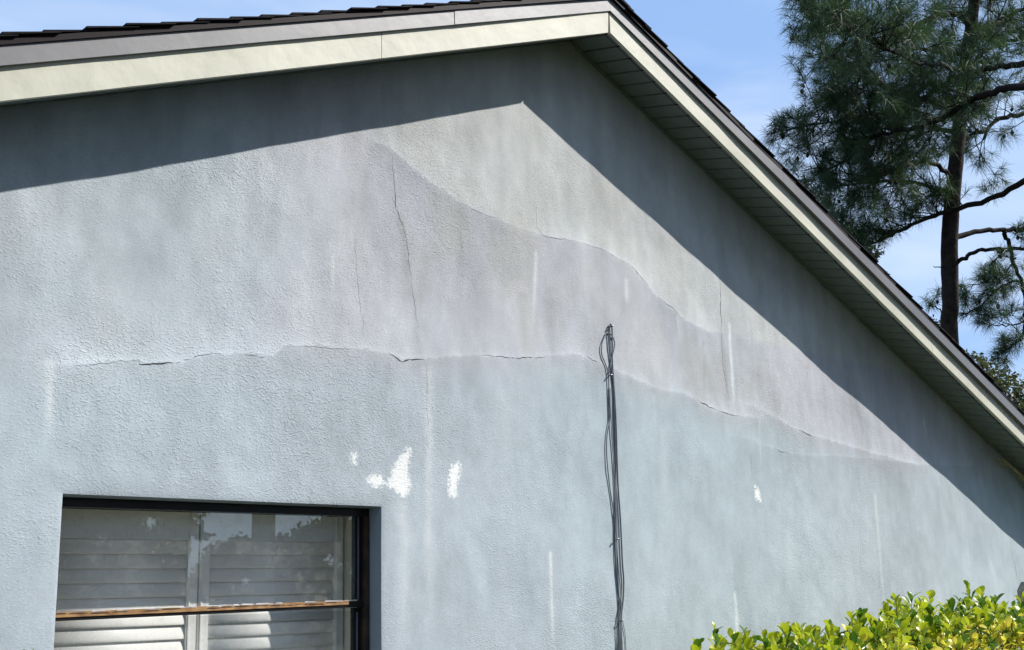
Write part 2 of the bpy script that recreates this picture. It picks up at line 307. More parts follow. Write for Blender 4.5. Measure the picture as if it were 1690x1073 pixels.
def coat(X, Z):
    blue = np.array((.400, .464, .500)); mauve = np.array((.428, .437, .472)); pale = np.array((.468, .486, .478))
    sB, _ = lap('B', X, Z); xB, zB = TOPS['B']
    sD, _ = lap('D', X, Z); sA, _ = lap('A', X, Z)
    n = fbm(X, Z, .9, 31, 4)
    low = np.where(X < xB[-1], sB, np.where(X < 7.0, Z-np.interp(X, TOPS['C'][0], TOPS['C'][1]), sD))
    up = sm(low+.10*(fbm(X, Z, 2.0, 33, 3)-.5), -.16, .10)*.8
    left = 1-sm(X+.5*(Z-3.0)+ .9*(n-.5), 2.0, 3.3)            # the left of the gable stays bluish
    m = np.clip(up*(1-.62*left) + .9*(n-.42), 0, 1)[..., None]
    c = blue*(1-m)+mauve*m
    topm = (sm(sA, -.015, .03)*sm(X, LAP_A[0][0]-.35, LAP_A[0][0]+.2)*np.where(X > LAP_A[-1][0], sm(low, 0.0, .18), 1.0))
    topm = np.clip(topm*(.75+.5*(n-.4)), 0, 1)[..., None]
    c = c*(1-topm)+pale*topm
    yb = np.clip((fbm(X, Z*.35, 2.2, 61, 4)-.52)*3.2, 0, 1)*up    # yellowish runs in the upper coat
    c = c*(1-.35*yb[..., None]) + np.array((.430, .440, .395))*.35*yb[..., None]
    # cloudy patching
    q = fbm(X, Z, 2.4, 71, 5)-.5; q2 = fbm(X+.3*Z, Z*.5, 7, 81, 4)-.5; q3 = fbm(X*2.2, Z*.22, 5, 85, 4)-.5
    c = c*(1+.20*q+.20*q2+.24*q3*(.30+.70*up)+.16*(fbm(X, Z*.8, 16, 88, 4)-.5)+.10*(fbm(X*1.3, Z*.3, 24, 89, 3)-.5))[..., None]
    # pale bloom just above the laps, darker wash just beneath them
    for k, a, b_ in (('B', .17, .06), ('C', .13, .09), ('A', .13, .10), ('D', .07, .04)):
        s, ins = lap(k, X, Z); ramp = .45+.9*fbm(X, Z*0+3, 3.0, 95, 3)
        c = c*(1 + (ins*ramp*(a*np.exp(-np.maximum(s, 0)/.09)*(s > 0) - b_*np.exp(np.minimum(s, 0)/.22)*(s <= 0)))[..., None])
    # beige weathering: ragged patches of old coat showing through
    for (bx, bz), br, bs in BEIGE:
        dd = np.hypot((X-bx)/br, (Z-bz)/(br*1.5)) + 1.1*(fbm(X, Z*.6, 5, 140, 5)-.5) + .5*(fbm(X, Z*.4, 19, 150, 3)-.5)
        dd = dd + .6*(fbm(X, Z*.7, 34, 155, 3)-.5); a = (.95*bs*(1-sm(dd, .40, 1.1)))[..., None]; c = c*(1-a)+np.array((.378, .378, .340))*a
    bl = np.clip((fbm(X+.4*Z, Z*.8, 3.3, 161, 6)-.53)*7, 0, 1)*(.3+.7*up)           # small paler scuffs
    c = c*(1+.075*bl[..., None]*np.array((1.1, 1.0, .95)))
    dk = np.clip((fbm(X*1.4, Z*.5, 4.1, 171, 6)-.55)*7, 0, 1)*(.35+.65*up)
    c = c*(1-.085*dk[..., None])
    def run(pts, hw):
        (x0, z0), (x1, z1) = pts; t = np.clip((z0-Z)/(z0-z1), -.2, 1.2); xc = x0+(x1-x0)*t+(fbm(X*0+x0, Z, 6, 99, 2)-.5)*.012
        wv = hw*(.6+.8*fbm(X*0+x0*3, Z, 5, 77, 3)); return np.exp(-((X-xc)/wv)**2)*sm(t, -.01, .05)*(1-sm(t, .55, 1.08))*(.55+.9*fbm(X, Z*.6, 28, 55, 3))
    for pts, hw, st in STREAKS:
        a = np.clip(st*run(pts, hw)*1.15, 0, .92)[..., None]; c = c*(1-a)+np.array((.66, .70, .70))*a
    for pts, hw, st in GRIME:
        a = (st*run(pts, hw))[..., None]; c = c*(1-a)+np.array((.255, .262, .245))*a
    d = seg_dist(X, Z, CR_C); a = (.10*np.exp(-(d/.05)**2)*(fbm(X, Z, 12, 44, 3)))[..., None]; c = c*(1-a)+np.array((.22, .22, .235))*a
    return np.clip(c, .02, .9)

STEP = .009
gx = np.unique(np.round(np.concatenate([np.arange(.9, WX0, STEP), np.linspace(WX0, WX1, 153), np.arange(WX1+STEP, 9.85, STEP)]), 5))
gz = np.unique(np.round(np.concatenate([np.arange(1.0, WZ1, STEP), [WZ1], np.arange(WZ1+STEP, ZW+.05, STEP)]), 5))
GX, GZ = np.meshgrid(gx, gz, indexing='ij'); nx, nzv = GX.shape
H = relief(GX, GZ); edge = sm(GX, gx[0], gx[0]+.3)*(1-sm(GX, gx[-1]-.3, gx[-1]))*sm(GZ, gz[0], gz[0]+.2)
COL = coat(GX, GZ)
ROUGH = np.clip(.10+2.6*(fbm(GX, GZ, 2.1, 41, 5)-.30) + .22*(1-sm(GX, 2.0, 4.4)) - .16*sm(GX, 4.2, 6.5), .12, 1.5)
FL = np.zeros(GX.shape)
for pg in FLAKES:
    sd = poly_sd(GX, GZ, pg); FL = np.maximum(FL, np.clip(.44 - sd/.055, 0, .95)*(sd < .022))
FL = np.where(FL <= 0, -.7, FL)
idx = np.arange(nx*nzv).reshape(nx, nzv)
cxm = (GX[:-1,:-1]+GX[1:,1:])/2; czm = (GZ[:-1,:-1]+GZ[1:,1:])/2
keep = (czm < ZW - MS*np.abs(cxm-XA) + .03)
keep &= ~((cxm > WX0) & (cxm < WX1) & (czm < WZ1))
F4 = np.stack([idx[:-1,:-1], idx[1:,:-1], idx[1:,1:], idx[:-1,1:]], -1)[keep]
Hd = H*edge
V = np.stack([GX, -Hd, GZ], -1).reshape(-1, 3)
# coarse rest of the gable wall, butted to the fine area
x0, x1 = XA-HW, XA+HW; a0, a1, b0 = float(gx[0]), float(gx[-1]), float(gz[0])
extra = [(x0,0,0),(a0,0,0),(a0,0,rake(a0,ZW)+.03),(x0,0,rake(x0,ZW)+.03), (a1,0,0),(x1,0,0),(x1,0,rake(x1,ZW)+.03),(a1,0,rake(a1,ZW)+.03),
         (a0,0,b0),(WX0,0,b0),(WX0,0,0),(WX1,0,0),(WX1,0,b0),(a1,0,b0),(WX0,0,WZ0),(WX1,0,WZ0)]
nb = len(V); V = np.concatenate([V, np.array(extra, float)])
ef = [(0,1,2,3),(4,5,6,7),(1,10,9,8),(11,4,13,12),(10,11,15,14)]
me = bpy.data.meshes.new('wall'); nf = len(F4)+len(ef)
me.vertices.add(len(V)); me.vertices.foreach_set('co', (V-np.array(ORG['house'])).astype(np.float32).ravel())
faces = np.concatenate([F4, np.array(ef)+nb]).astype(np.int32)
me.loops.add(nf*4); me.loops.foreach_set('vertex_index', faces.ravel())
me.polygons.add(nf); me.polygons.foreach_set('loop_start', np.arange(0, nf*4, 4, dtype=np.int32)); me.update(calc_edges=True)
ca = me.color_attributes.new('coat', 'FLOAT_COLOR', 'POINT')
cc = np.ones((len(V), 4), np.float32); cc[:nb, :3] = COL.reshape(-1, 3); cc[nb:, :3] = (.385, .455, .498); ca.data.foreach_set('color', cc.ravel())
for nme, arr in (('rough', ROUGH), ('flake', FL)):
    at = me.attributes.new(nme, 'FLOAT', 'POINT'); q = np.full(len(V),   .5 if nme == 'rough' else -.7, np.float32); q[:nb] = arr.ravel(); at.data.foreach_set('value', q)
me.shade_smooth(); me.materials.append(M_wall); me.validate()
wall = bpy.data.objects.new('wall', me); C.objects.link(wall); wall.parent = house
tag(wall, 'stucco gable wall with cracks, pale runs and bare white patches')
ORG[wall.name] = ORG['house']

# cracks: thin open fissures along the laps and runs, as narrow ribbons following the relief
def crack(pts, w0, jit=.004, k=6, gaps=.12, seed=1):
    r = random.Random(seed); pp = []
    P_ = [np.array(p) for p in pts]
    for a, b in zip(P_[:-1], P_[1:]):
        n = max(2, int(np.linalg.norm(b-a)/.014))
        for j in range(n): pp.append(a+(b-a)*j/n)
    pp.append(P_[-1]); pp = np.array(pp); n = len(pp)
    off = 0; offs = []
    for i in range(n): off = off*.8+r.uniform(-jit, jit); offs.append(off)
    d = np.gradient(pp, axis=0); d /= np.linalg.norm(d, axis=1)[:, None]+1e-9; nrm = np.stack([-d[:,1], d[:,0]], -1)
    c = pp+nrm*np.array(offs)[:, None]; ww = 1.0; L_ = []; 
    mb = MB()
    for i in range(n):
        ww = min(1.35, max(.0, ww*.9+.1+r.uniform(-.22, .22))); e = min(1, 3*min(i, n-1-i)/n+.05)
        h = w0*ww*e/2*(0.12 if r.random() < gaps else 1)
        L_.append((c[i]+nrm[i]*h, c[i]-nrm[i]*h))
    xs = np.array([[a[0], b[0]] for a, b in L_]); zs = np.array([[a[1], b[1]] for a, b in L_]); yy = -relief(xs, zs)-.0012
    vs = []; 
    for i in range(n):
        vs += [(xs[i,0], yy[i,0], zs[i,0]), (xs[i,0]*.5+xs[i,1]*.5, yy[i].mean()+.0004, zs[i].mean()), (xs[i,1], yy[i,1], zs[i,1])]
    fs = [f for i in range(n-1) for f in ((3*i, 3*i+1, 3*i+4, 3*i+3), (3*i+1, 3*i+2, 3*i+5, 3*i+4))]
    mb.add(vs, fs); return mb.build('crack', M_crack, house)
CRACKS = [([(1.955,2.527),(1.963,2.510),(2.046,2.524),(2.132,2.536)], .0065), ([(1.710,2.476),(1.802,2.493),(1.892,2.517),(1.955,2.527)], .0022), ([(2.132,2.536),(2.186,2.566),(2.297,2.596)], .0028), ([(2.377,2.604),(2.459,2.601),(2.528,2.610)], .0018),
 ([(3.110,2.699),(3.160,2.683),(3.187,2.670),(3.245,2.680),(3.311,2.696)], .0068), ([(3.645,2.747),(3.729,2.749),(3.820,2.757),(3.963,2.777),(4.111,2.801)], .0040), ([(4.377,2.833),(4.491,2.811)], .0025), ([(2.584,2.659),(2.731,2.683),(2.853,2.680),(2.979,2.693)], .0016),
 ([(3.135,3.619),(3.148,3.491),(3.164,3.365),(3.209,3.274),(3.225,3.163),(3.242,3.052)], .0048), ([(3.242,3.052),(3.258,2.970),(3.281,2.834)], .0016), ([(2.930,3.177),(2.946,2.975),(2.972,2.791),(2.982,2.750)], .0019), ([(5.584,3.458),(5.582,3.336),(5.564,3.121)], .0036), ([(5.564,3.121),(5.554,2.932),(5.601,2.723)], .0018),
 ([(4.056,3.468),(4.102,3.423),(4.322,3.443)], .0022), ([(4.774,3.389),(4.880,3.318),(4.919,3.293)], .0040), ([(4.993,3.243),(5.122,3.193),(5.226,3.145)], .0026), ([(4.322,3.443),(4.508,3.439),(4.774,3.389)], .0018), ([(5.286,2.696),(5.328,2.676),(5.455,2.657)], .0062), ([(5.455,2.657),(5.568,2.642),(5.690,2.628)], .0030),
 ([(6.252,2.600),(6.344,2.592),(6.478,2.575)], .0048), ([(6.014,2.468),(6.062,2.450),(6.157,2.441)], .0030), ([(3.526,3.337),(3.545,3.296),(3.547,3.237)], .0014), ([(3.549,3.477),(3.704,3.449),(3.824,3.434)], .0018), ([(3.314,2.671),(3.330,2.563),(3.335,2.400)], .0014), ([(4.057,3.571),(4.061,3.469)], .0016), ([(9.134,1.814),(9.144,1.665)], .0040), ([(2.328,3.354),(2.370,3.333)], .0022)]
for i, (p_, w0) in enumerate(CRACKS): crack(p_, w0*.62, seed=i)

# window opening: rounded stucco returns
rv = MB(); YR = .080
def ret(pa, pb, inward):                  # strip from the wall face at y~0 back to the frame
    n = 90; rows = []
    for i in range(n+1):
        t = i/n; x = pa[0]+(pb[0]-pa[0])*t; z = pa[1]+(pb[1]-pa[1])*t
        y0 = float(-relief(np.array([x]), np.array([z]))[0]) if z > 1.25 else .004
        rows.append([(x, y0, z), (x+inward[0]*.002, y0+.006, z+inward[1]*.002), (x+inward[0]*.004, .03, z+inward[1]*.004), (x+inward[0]*.003, YR+.05, z+inward[1]*.003)])
    vs = [v for r in rows for v in r]; rv.add(vs, [(4*i+k, 4*i+k+1, 4*i+5+k, 4*i+4+k) for i in range(n) for k in range(3)])
ret((WX0, WZ0), (WX0, WZ1), (1, 0)); ret((WX0, WZ1), (WX1, WZ1), (0, -1)); ret((WX1, WZ1), (WX1, WZ0), (-1, 0)); ret((WX1, WZ0), (WX0, WZ0), (0, 1))
rv.build('window_return', M_reveal, house, smooth=True)

# other walls and the room behind the window
ow = MB(); hb = rake(x0, ZW)
ow.box((x0, .002, 0), (x0+.2, DEPTH, hb)); ow.box((x1-.2, .002, 0), (x1, DEPTH, hb)); ow.box((x0+.2, DEPTH-.2, 0), (x1-.2, DEPTH, hb))
ow.add([(x0,DEPTH,hb),(x1,DEPTH,hb),(XA,DEPTH,ZW)], [(2,1,0)])
ow.build('side_wall', M_reveal, house)
rm = MB(); rm.box((x0+.2, .02, 2.45), (x1-.2, 3.5, 2.5)); rm.box((x0+.2, 3.4, .1), (x1-.2, 3.5, 2.45)); rm.box((x0+.2, .02, .02), (x1-.2, 3.5, .1))
rm.box((x0+.2, .16, .1), (WX0-.02, .26, 2.45)); rm.box((WX1+.16, .16, .1), (x1-.2, .26, 2.45)); rm.box((WX0-.02, .16, 2.09), (WX1+.16, .26, 2.45)); rm.box((WX0-.02, .16, .1), (WX1+.16, .26, WZ0-.03))
rm.build('interior_room', M_room, house)

# window frame, sashes, panes
fm = MB(); y0, y1 = YR, YR+.055
fm.box((WX0, y0, WZ1-.036), (WX1, y1, WZ1-.004)); fm.box((WX0+.003, y0, WZ0), (WX0+.028, y1, WZ1-.036)); fm.box((WX0+.028, y0, WZ0), (WX1-.026, y1, WZ0+.04))
window = fm.build('window', M_bronze, house); tag(window, 'single hung window with dark bronze frame and bare tan meeting rail')
def sub(mb, name, m_, parent=window, **k): return mb.build(name, m_, parent, **k)
b_ = MB(); b_.box((WX1-.026, y0-.004, WZ0+.002), (WX1-.004, y1, WZ1-.037)); sub(b_, 'frame_jamb', M_brown)
RX = lambda x: 1.606+(x-1.74)*.0120                    # the meeting rail sags a little to the left
def slope_box(xa, xb, ya, yb, za, zb):
    m_ = MB(); q = lambda x: [(x, ya, RX(x)+za), (x, yb, RX(x)+za), (x, yb, RX(x)+zb), (x, ya, RX(x)+zb)]
    n = 1; m_.hexa(q(xa), q(xb)); return m_
sub(slope_box(WX0+.029, WX1-.027, .088, .118, -.001, .011), 'meeting_rail', M_bronze)
sub(slope_box(WX0+.029, WX1-.105, .084, .112, .0112, .0285), 'rail_cap', M_wood)
sub(slope_box(WX1-.104, WX1-.027, .090, .116, .0112, .024), 'rail_end', M_bronze)
pk = MB(); rr = random.Random(5); x = WX0+.035
while x < WX1-.12:                                       # flakes of old paint left on the cap
    wd = rr.uniform(.01, .07)
    if rr.random() < .72:
        z = RX(x)+.0287; h_ = rr.uniform(.001, .0035)
        pk.add([(x, .0832, z-rr.uniform(.001,.005)), (x+wd, .0832, z-rr.uniform(.001,.004)), (x+wd*.9, .086, z+h_), (x+wd*.1, .086, z+h_), (x+wd*.9, .11, z+h_), (x+wd*.1, .11, z+h_)], [(0,1,2,3), (3,2,4,5)])
    x += wd*rr.uniform(.8, 1.2)
sub(pk, 'paint_flakes', M_peel)['kind'] = 'stuff'
dk = MB(); x = WX0+.03
while x < WX1-.12:
    wd = rr.uniform(.015, .10)
    if rr.random() < .8:
        z = RX(x)+rr.uniform(.018, .024); h_ = rr.uniform(.0015, .004); dk.add([(x, .0828, z), (x+wd, .0828, z+rr.uniform(-.001,.001)), (x+wd*.8, .0828, z+h_), (x+wd*.2, .0828, z+h_)], [(0,1,2,3)])
    x += wd
sub(dk, 'worn_stains', M_brown)['kind'] = 'stuff'
s1 = MB(); s1.box((WX1-.060, .100, 1.651), (WX1-.0265, .128, WZ1-.0365)); sub(s1, 'upper_sash', M_bronze)
s1 = MB(); s1.box((WX1-.051, .0945, 1.651), (WX1-.046, .0995, WZ1-.037)); s1.box((WX1-.051, .1015, WZ0+.041), (WX1-.046, .1075, 1.60)); sub(s1, 'sash_highlight', mat('painted_sash_highlight', (.13, .145, .19), .35, .5))  # thin bluish strips painting the highlight along the dark sash
s2 = MB(); s2.box((WX1-.060, .108, WZ0+.041), (WX1-.0265, .134, 1.619)); s2.box((WX0+.0285, .108, WZ0+.041), (WX1-.061, .134, WZ0+.085)); sub(s2, 'lower_sash', M_bronze)
pa = MB(); pa.box((WX0+.0285, .104, 1.62), (WX1-.0605, .107, WZ1-.0365)); o = sub(pa, 'pane', M_glass); o['label'] = 'upper pane mirroring trees and sky'
pa = MB(); pa.box((WX0+.0285, .121, WZ0+.086), (WX1-.0605, .124, 1.607)); o = sub(pa, 'pane', M_glass); o['label'] = 'lower pane with sunlit shutters behind'
jb = MB(); jb.box((3.088, .137, WZ0-.02), (3.17, .33, 2.085)); jb.box((WX0-.02, .137, 2.012), (3.087, .33, 2.085)); jb.box((WX0-.02, .137, WZ0-.02), (3.087, .33, WZ0+.02)); jb.box((1.62, .137, WZ0+.021), (1.684, .33, 2.011))
sub(jb, 'inner_casing', M_cream)

# plantation shutters inside the window
def louver_mesh(length):
    mb = MB(); n = 14; ring = []
    for k in range(n):
        a = 2*math.pi*k/n; u, v = .0305*math.cos(a), .0055*math.sin(a)*(1.15)
        ring.append((u, v))
    ca_, sa_ = math.cos(math.radians(76)), math.sin(math.radians(76))
    vs = [];
    for x in (-length/2, length/2):
        for u, v in ring: vs.append((x, u*ca_-v*sa_, u*sa_+v*ca_))
    fs = [(k, (k+1) % n, n+(k+1) % n, n+k) for k in range(n)]+[tuple(range(n-1,-1,-1)), tuple(range(n, 2*n))]
    mb.add(vs, fs); return mb.mesh('louver', True)
def shutter(xa, xb, label):
    zb, zt, yc = WZ0+.03, 2.004, .292
    t_ = empty('plantation_shutter', ((xa+xb)/2, yc, zb), label, 'shutter', 'white plantation shutters behind the window')
    for s_, e_ in ((xa, xa+.043), (xb-.043, xb)):
        m_ = MB(); m_.box((s_, yc-.014, zb), (e_, yc+.014, zt)); m_.box((s_+.006, yc-.018, zb), (s_+.012, yc-.014, zt)); m_.build('stile', M_shutter, t_)
    m_ = MB(); m_.box((xa+.0435, yc-.012, 1.897), (xb-.0435, yc+.012, zt)); m_.build('top_rail', M_shutter, t_)
    m_ = MB(); m_.box((xa+.0435, yc-.012, zb), (xb-.0435, yc+.012, zb+.09)); m_.build('bottom_rail', M_shutter, t_)
    lm = louver_mesh(xb-xa-.089); lm.materials.append(M_shutter); z = 1.897-.0268
    rr = random.Random(3)
    while z > zb+.115:
        inst('louver', lm, t_, Matrix.Translation(((xa+xb)/2, yc+.0005, z)) @ Matrix.Rotation(rr.uniform(-.02, .02), 4, 'X')); z -= .0535
shutter(1.690, 2.381, 'left white plantation shutter panel, closed louvers, half hidden by the window edge')
shutter(2.390, 3.077, 'right white plantation shutter panel with the shadow edge across its lower louvers')

# roof: decks, soffit, fascia, trim, shingles
XE0, XE1 = x0-OV, x1+OV
dk = MB()
for s in (-1, 1):
    xe = XA+s*(HW+OV)
    q = lambda y: [(XA, y, ZF+.110), (xe, y, rake(xe, ZF)+.110), (xe, y, rake(xe, ZF)+.196), (XA, y, ZF+.196)]
    if s > 0: dk.hexa(q(-DY+.004), q(DEPTH+.3))
    else: dk.hexa(q(DEPTH+.3), q(-DY+.004))
dk.build('roof_deck', M_groove, house)
def strip(name, m_, xa, xb, za, zb, ya, yb, ea=0., eb=0., endcut=0., nseg=1, wave=0.):
    """raked board between x=xa..xb; za/zb offsets above the fascia bottom line; front face at ya (+ ea..eb outwards), back at yb"""
    mb = MB(); rr = random.Random(int(xa*1000)); xs = [xa+(xb-xa)*i/nseg for i in range(nseg+1)]; rows = []
    for i, x in enumerate(xs):
        t = i/nseg; e = ea+(eb-ea)*t; wv = rr.uniform(-wave, wave) if 0 < i < nseg else 0
        xc = x + (endcut if i == nseg else 0)
        zl = ZF - MS*abs(xc-XA)
        rows.append([(xc, ya-e+wv, zl+za+wv*.6), (x, ya-e+wv*.5, ZF-MS*abs(x-XA)+zb), (x, yb, ZF-MS*abs(x-XA)+zb), (xc, yb, zl+za)])
    vs = [v for r in rows for v in r]; fs = [(0,1,2,3), tuple(4*nseg+k for k in (3,2,1,0))]
    for i in range(nseg): fs += [(4*i+k, 4*i+4+k, 4*i+4+(k+1)%4, 4*i+(k+1)%4) for k in range(4)]
    if xb < xa: fs = [tuple(reversed(f)) for f in fs]
    mb.add(vs, [tuple(reversed(f)) for f in fs]); return mb.build(name, m_, house)
# fascia boards: two lengths on each side; the ridge joint has opened into a narrow wedge
JL, JR = 2.850, 7.563
strip('fascia', M_fascia, JL+.0015, XA-.001, 0, .150, -DY, -DY+.02, endcut=-.014, nseg=14, wave=.0012)
strip('fascia', M_fascia, XE0, JL-.0015, 0, .150, -DY, -DY+.02, nseg=34, wave=.0018)
strip('fascia', M_fascia, JR-.0015, XA+.004, 0, .150, -DY, -DY+.02, nseg=18, wave=.0012)
strip('fascia', M_fascia, XE1, JR+.0015, 0, .150, -DY, -DY+.02, nseg=18, wave=.0012)
bk = MB()
for s in (-1, 1):
    xe = XA+s*(HW+OV); q = lambda y: [(XA, y, ZF+.004), (xe, y, rake(xe, ZF)+.004), (xe, y, rake(xe, ZF)+.109), (XA, y, ZF+.109)]
    (bk.hexa(q(-DY+.021), q(-DY+.04)) if s > 0 else bk.hexa(q(-DY+.04), q(-DY+.021)))
bk.build('rake_board', M_groove, house)
JB = 3.253
strip('rake_trim', M_band, JB+.001, XA-.0005, .120, .190, -DY-.004, -DY+.003, .014, .006, endcut=0, nseg=8, wave=.0006)
strip('rake_trim', M_band, XE0, JB+.014, .120, .190, -DY-.0025, -DY+.003, .02, .013, nseg=20, wave=.0008, endcut=.010)
strip('rake_trim', M_band, XA+1.5, XA+.0005, .120, .190, -DY-.004, -DY+.003, .022, .006, nseg=8, wave=.0006)
strip('rake_trim', M_band, XE1, XA+1.501, .120, .190, -DY-.004, -DY+.003, .026, .022, nseg=20, wave=.0008)
for a_, b2 in ((XE0, XA-.0005), (XE1, XA+.0005)): strip('drip_edge', M_drip, a_, b2, .191, .213, -DY-.0265, -DY+.05, nseg=12)
# soffit boards: one object each, tongue-and-groove joints left open
def soffit_side(s):
    pitch = .0955; x = XA+s*.002; k = 0
    first = True
    while abs(x-XA) < HW+OV-.03:
        xa_, xb_ = x+s*.0052, x+s*(pitch-.0052)
        lo = lambda x_: [(x_, -.012, rake(x_, ZW)-.0008), (x_, -DY+.0205, rake(x_, ZF)+.0005)]
        a1_, a2_ = lo(xa_); b1_, b2_ = lo(xb_); th = .008
        drop = random.uniform(-.0006, .0006)
        q0 = [a1_, b1_, b2_, a2_]; q1 = [(p[0], p[1], p[2]+th) for p in q0]; q0 = [(p[0], p[1], p[2]+drop) for p in q0]
        # narrow lip next to each joint
        mb = MB(); (mb.hexa(q0, q1) if s < 0 else mb.hexa(q0[::-1], q1[::-1])); mb.build('soffit_board', M_soffit, house)
        x += s*pitch
    gb = MB(); lo = lambda x_: [(x_, -.001, rake(x_, ZW)+.009), (x_, -DY+.0205, rake(x_, ZF)+.0105)]
    xe = XA+s*(HW+OV-.01); a_, b2 = lo(XA), lo(xe); gb.add([a_[0], a_[1], b2[1], b2[0]], [(0,1,2,3)]); gb.build('soffit_backing', M_groove, house)
    tb = MB(); xe = XA+s*(HW-.02)
    q = lambda x_: [(x_, -.0135, rake(x_, ZW)-.012), (x_, -.0205+.0, rake(x_, ZW)-.0095), (x_, -.0205, rake(x_, ZW)-.0035), (x_, -.0135, rake(x_, ZW)-.0035)]
    (tb.hexa(q(XA+s*.01), q(xe)) if s < 0 else tb.hexa(q(xe), q(XA+s*.01))); tb.build('soffit_trim', M_soffit, house)
soffit_side(1); soffit_side(-1)
# shingles: each course's end piece on the rake is an object; the field behind is stepped in courses
sh = MB(); sh.box((-.1, 0, 0), (.1, .30, .009))
def shingle_mesh(seed):
    r = random.Random(seed); mb = MB(); Lx, Wy = .150+.05, .33; th = .007+r.uniform(-.002, .002); sk = r.uniform(-.006, .006)
    vs = [(0, sk, .010), (Lx, sk*.5, 0), (Lx, Wy, 0), (0, Wy, .010), (0, sk, .010+th), (Lx, sk*.5, .004), (Lx, Wy, .004), (0, Wy, .010+th)]
    mb.add(vs, [(3,2,1,0),(4,5,6,7),(0,1,5,4),(1,2,6,5),(2,3,7,6),(3,0,4,7)]); me_ = mb.mesh('shingle'); me_.materials.append(M_shingle); return me_
SHM = [shingle_mesh(i) for i in range(8)]
ang = math.atan(MS)
for s in (-1, 1):
    n = int((HW+OV)/math.cos(ang)/.15)
    for i in range(n):
        d = (n-i)*.15+.02; xx = XA+s*d*math.cos(ang); zz = ZF+.213-d*math.sin(ang)
        ex = Vector((-s*math.cos(ang), 0, math.sin(ang))); ey = Vector((0, 1, 0)); ez = ex.cross(ey) if s < 0 else ex.cross(ey)
        if ez.z < 0: ez = -ez
        ex2 = ex
        Mx = Matrix((ex2, ey, ez)).transposed().to_4x4(); Mx.translation = Vector((xx, -DY-.036+random.uniform(-.006, .006), zz))+ez*.001
        inst('shingle', SHM[(i*5+s) % 8], house, Mx)
    fb = MB()
    for i in range(n+1):
        d = (n-i)*.15+.02; A_ = [(XA+s*d*math.cos(ang), y, ZF+.223-d*math.sin(ang)) for y in (-DY+.26, DEPTH+.35)]; d2 = max(d-.15, 0)
        B_ = [(XA+s*d2*math.cos(ang), y, ZF+.217-d2*math.sin(ang)) for y in (DEPTH+.35, -DY+.26)]; D_ = [(p[0], p[1], p[2]-.012) for p in A_]
        f_ = [(0,1,2,3), (4,5,1,0)]; fb.add(A_+B_+D_, f_ if s < 0 else [tuple(reversed(q)) for q in f_])
    fb.build('roof_field', M_shingle, house)['kind'] = 'stuff'
rc = MB()
for i in range(int((DEPTH+.6)/.16)):
    y = -DY-.034+i*.16
    for s in (-1, 1):
        a_ = [(XA, y, ZF+.240), (XA+s*.14, y, ZF+.240-.14*MS), (XA+s*.14, y+.2, ZF+.230-.14*MS), (XA, y+.2, ZF+.230)]; b2 = [(p[0], p[1], p[2]-.008) for p in a_]
        (rc.hexa(b2, a_) if s > 0 else rc.hexa(b2[::-1], a_[::-1]))
rc.build('ridge_cap', M_shingle, house)

# ------------------------------------------------------------------ cables on the wall
cables = empty('cable_bundle', (4.6, -.02, 1.0), 'bundle of slack grey cables with a loop at its top, clipped to the wall', 'cable')
def cable(pts, r_, m_, stand=.010, seed=0):
    rr = random.Random(seed); q = [(x, float(-relief(np.array([x]), np.array([z]))[0])-r_-stand*rr.uniform(.35, .75), z) for x, z in pts]
    cp = catmull(q, 6); mb = MB(); mb.tube(cp, r_, 8); return mb.build('cable', m_, cables, smooth=True)
cable([(4.576,3.023),(4.560,3.001),(4.561,2.913),(4.569,2.824),(4.577,2.735),(4.580,2.674),(4.579,2.531),(4.577,2.405),(4.571,2.219),(4.560,2.065),(4.556,1.944),(4.550,1.794),(4.549,1.646),(4.547,1.558),(4.529,1.376),(4.531,1.270)], .0036, M_cable, .004, 1)
cable([(4.576,3.029),(4.588,2.998),(4.582,2.835),(4.584,2.665),(4.587,2.513),(4.584,2.365),(4.581,2.188),(4.587,2.011),(4.587,1.803),(4.590,1.713),(4.579,1.622),(4.557,1.517),(4.552,1.375),(4.548,1.269)], .0041, M_cable, .006, 2)
cable([(4.548,2.760),(4.572,2.831),(4.594,2.882),(4.607,2.929),(4.586,2.969),(4.549,2.977),(4.517,2.934),(4.501,2.896),(4.503,2.851),(4.530,2.803),(4.543,2.753),(4.541,2.654),(4.542,2.528),(4.517,2.439),(4.507,2.332),(4.518,2.186),(4.543,2.010),(4.541,1.917),(4.539,1.788),(4.547,1.652),(4.554,1.599),(4.531,1.526),(4.523,1.471),(4.520,1.376),(4.522,1.270)], .0028, M_cable, .006, 3)
cable([(4.552,2.687),(4.549,2.608),(4.551,2.529),(4.553,2.422),(4.561,2.268),(4.560,2.187),(4.550,1.992),(4.552,1.824),(4.560,1.675),(4.563,1.587),(4.550,1.470),(4.543,1.375),(4.539,1.269)], .0028, M_cable2, .008, 4)
cable([(4.567,1.522),(4.578,1.481),(4.587,1.422),(4.584,1.324)], .0018, M_cable2, .004, 6)
for (x, z), w_ in zip([(4.575,3.016),(4.547,2.751),(4.540,1.914),(4.548,1.517)], (.009, .007, .007, .012)):
    mb = MB(); y = -.012
    mb.tube([(x-w_*.9, y, z-.002), (x-w_*.5, y-.014, z), (x+w_*.5, y-.016, z+.001), (x+w_*.9, y, z+.001)], .0026, 6); mb.tube([(x+w_*.95, .0, z), (x+w_*.95, y-.006, z)], .004, 6); mb.build('clip', M_clip, cables, smooth=True)

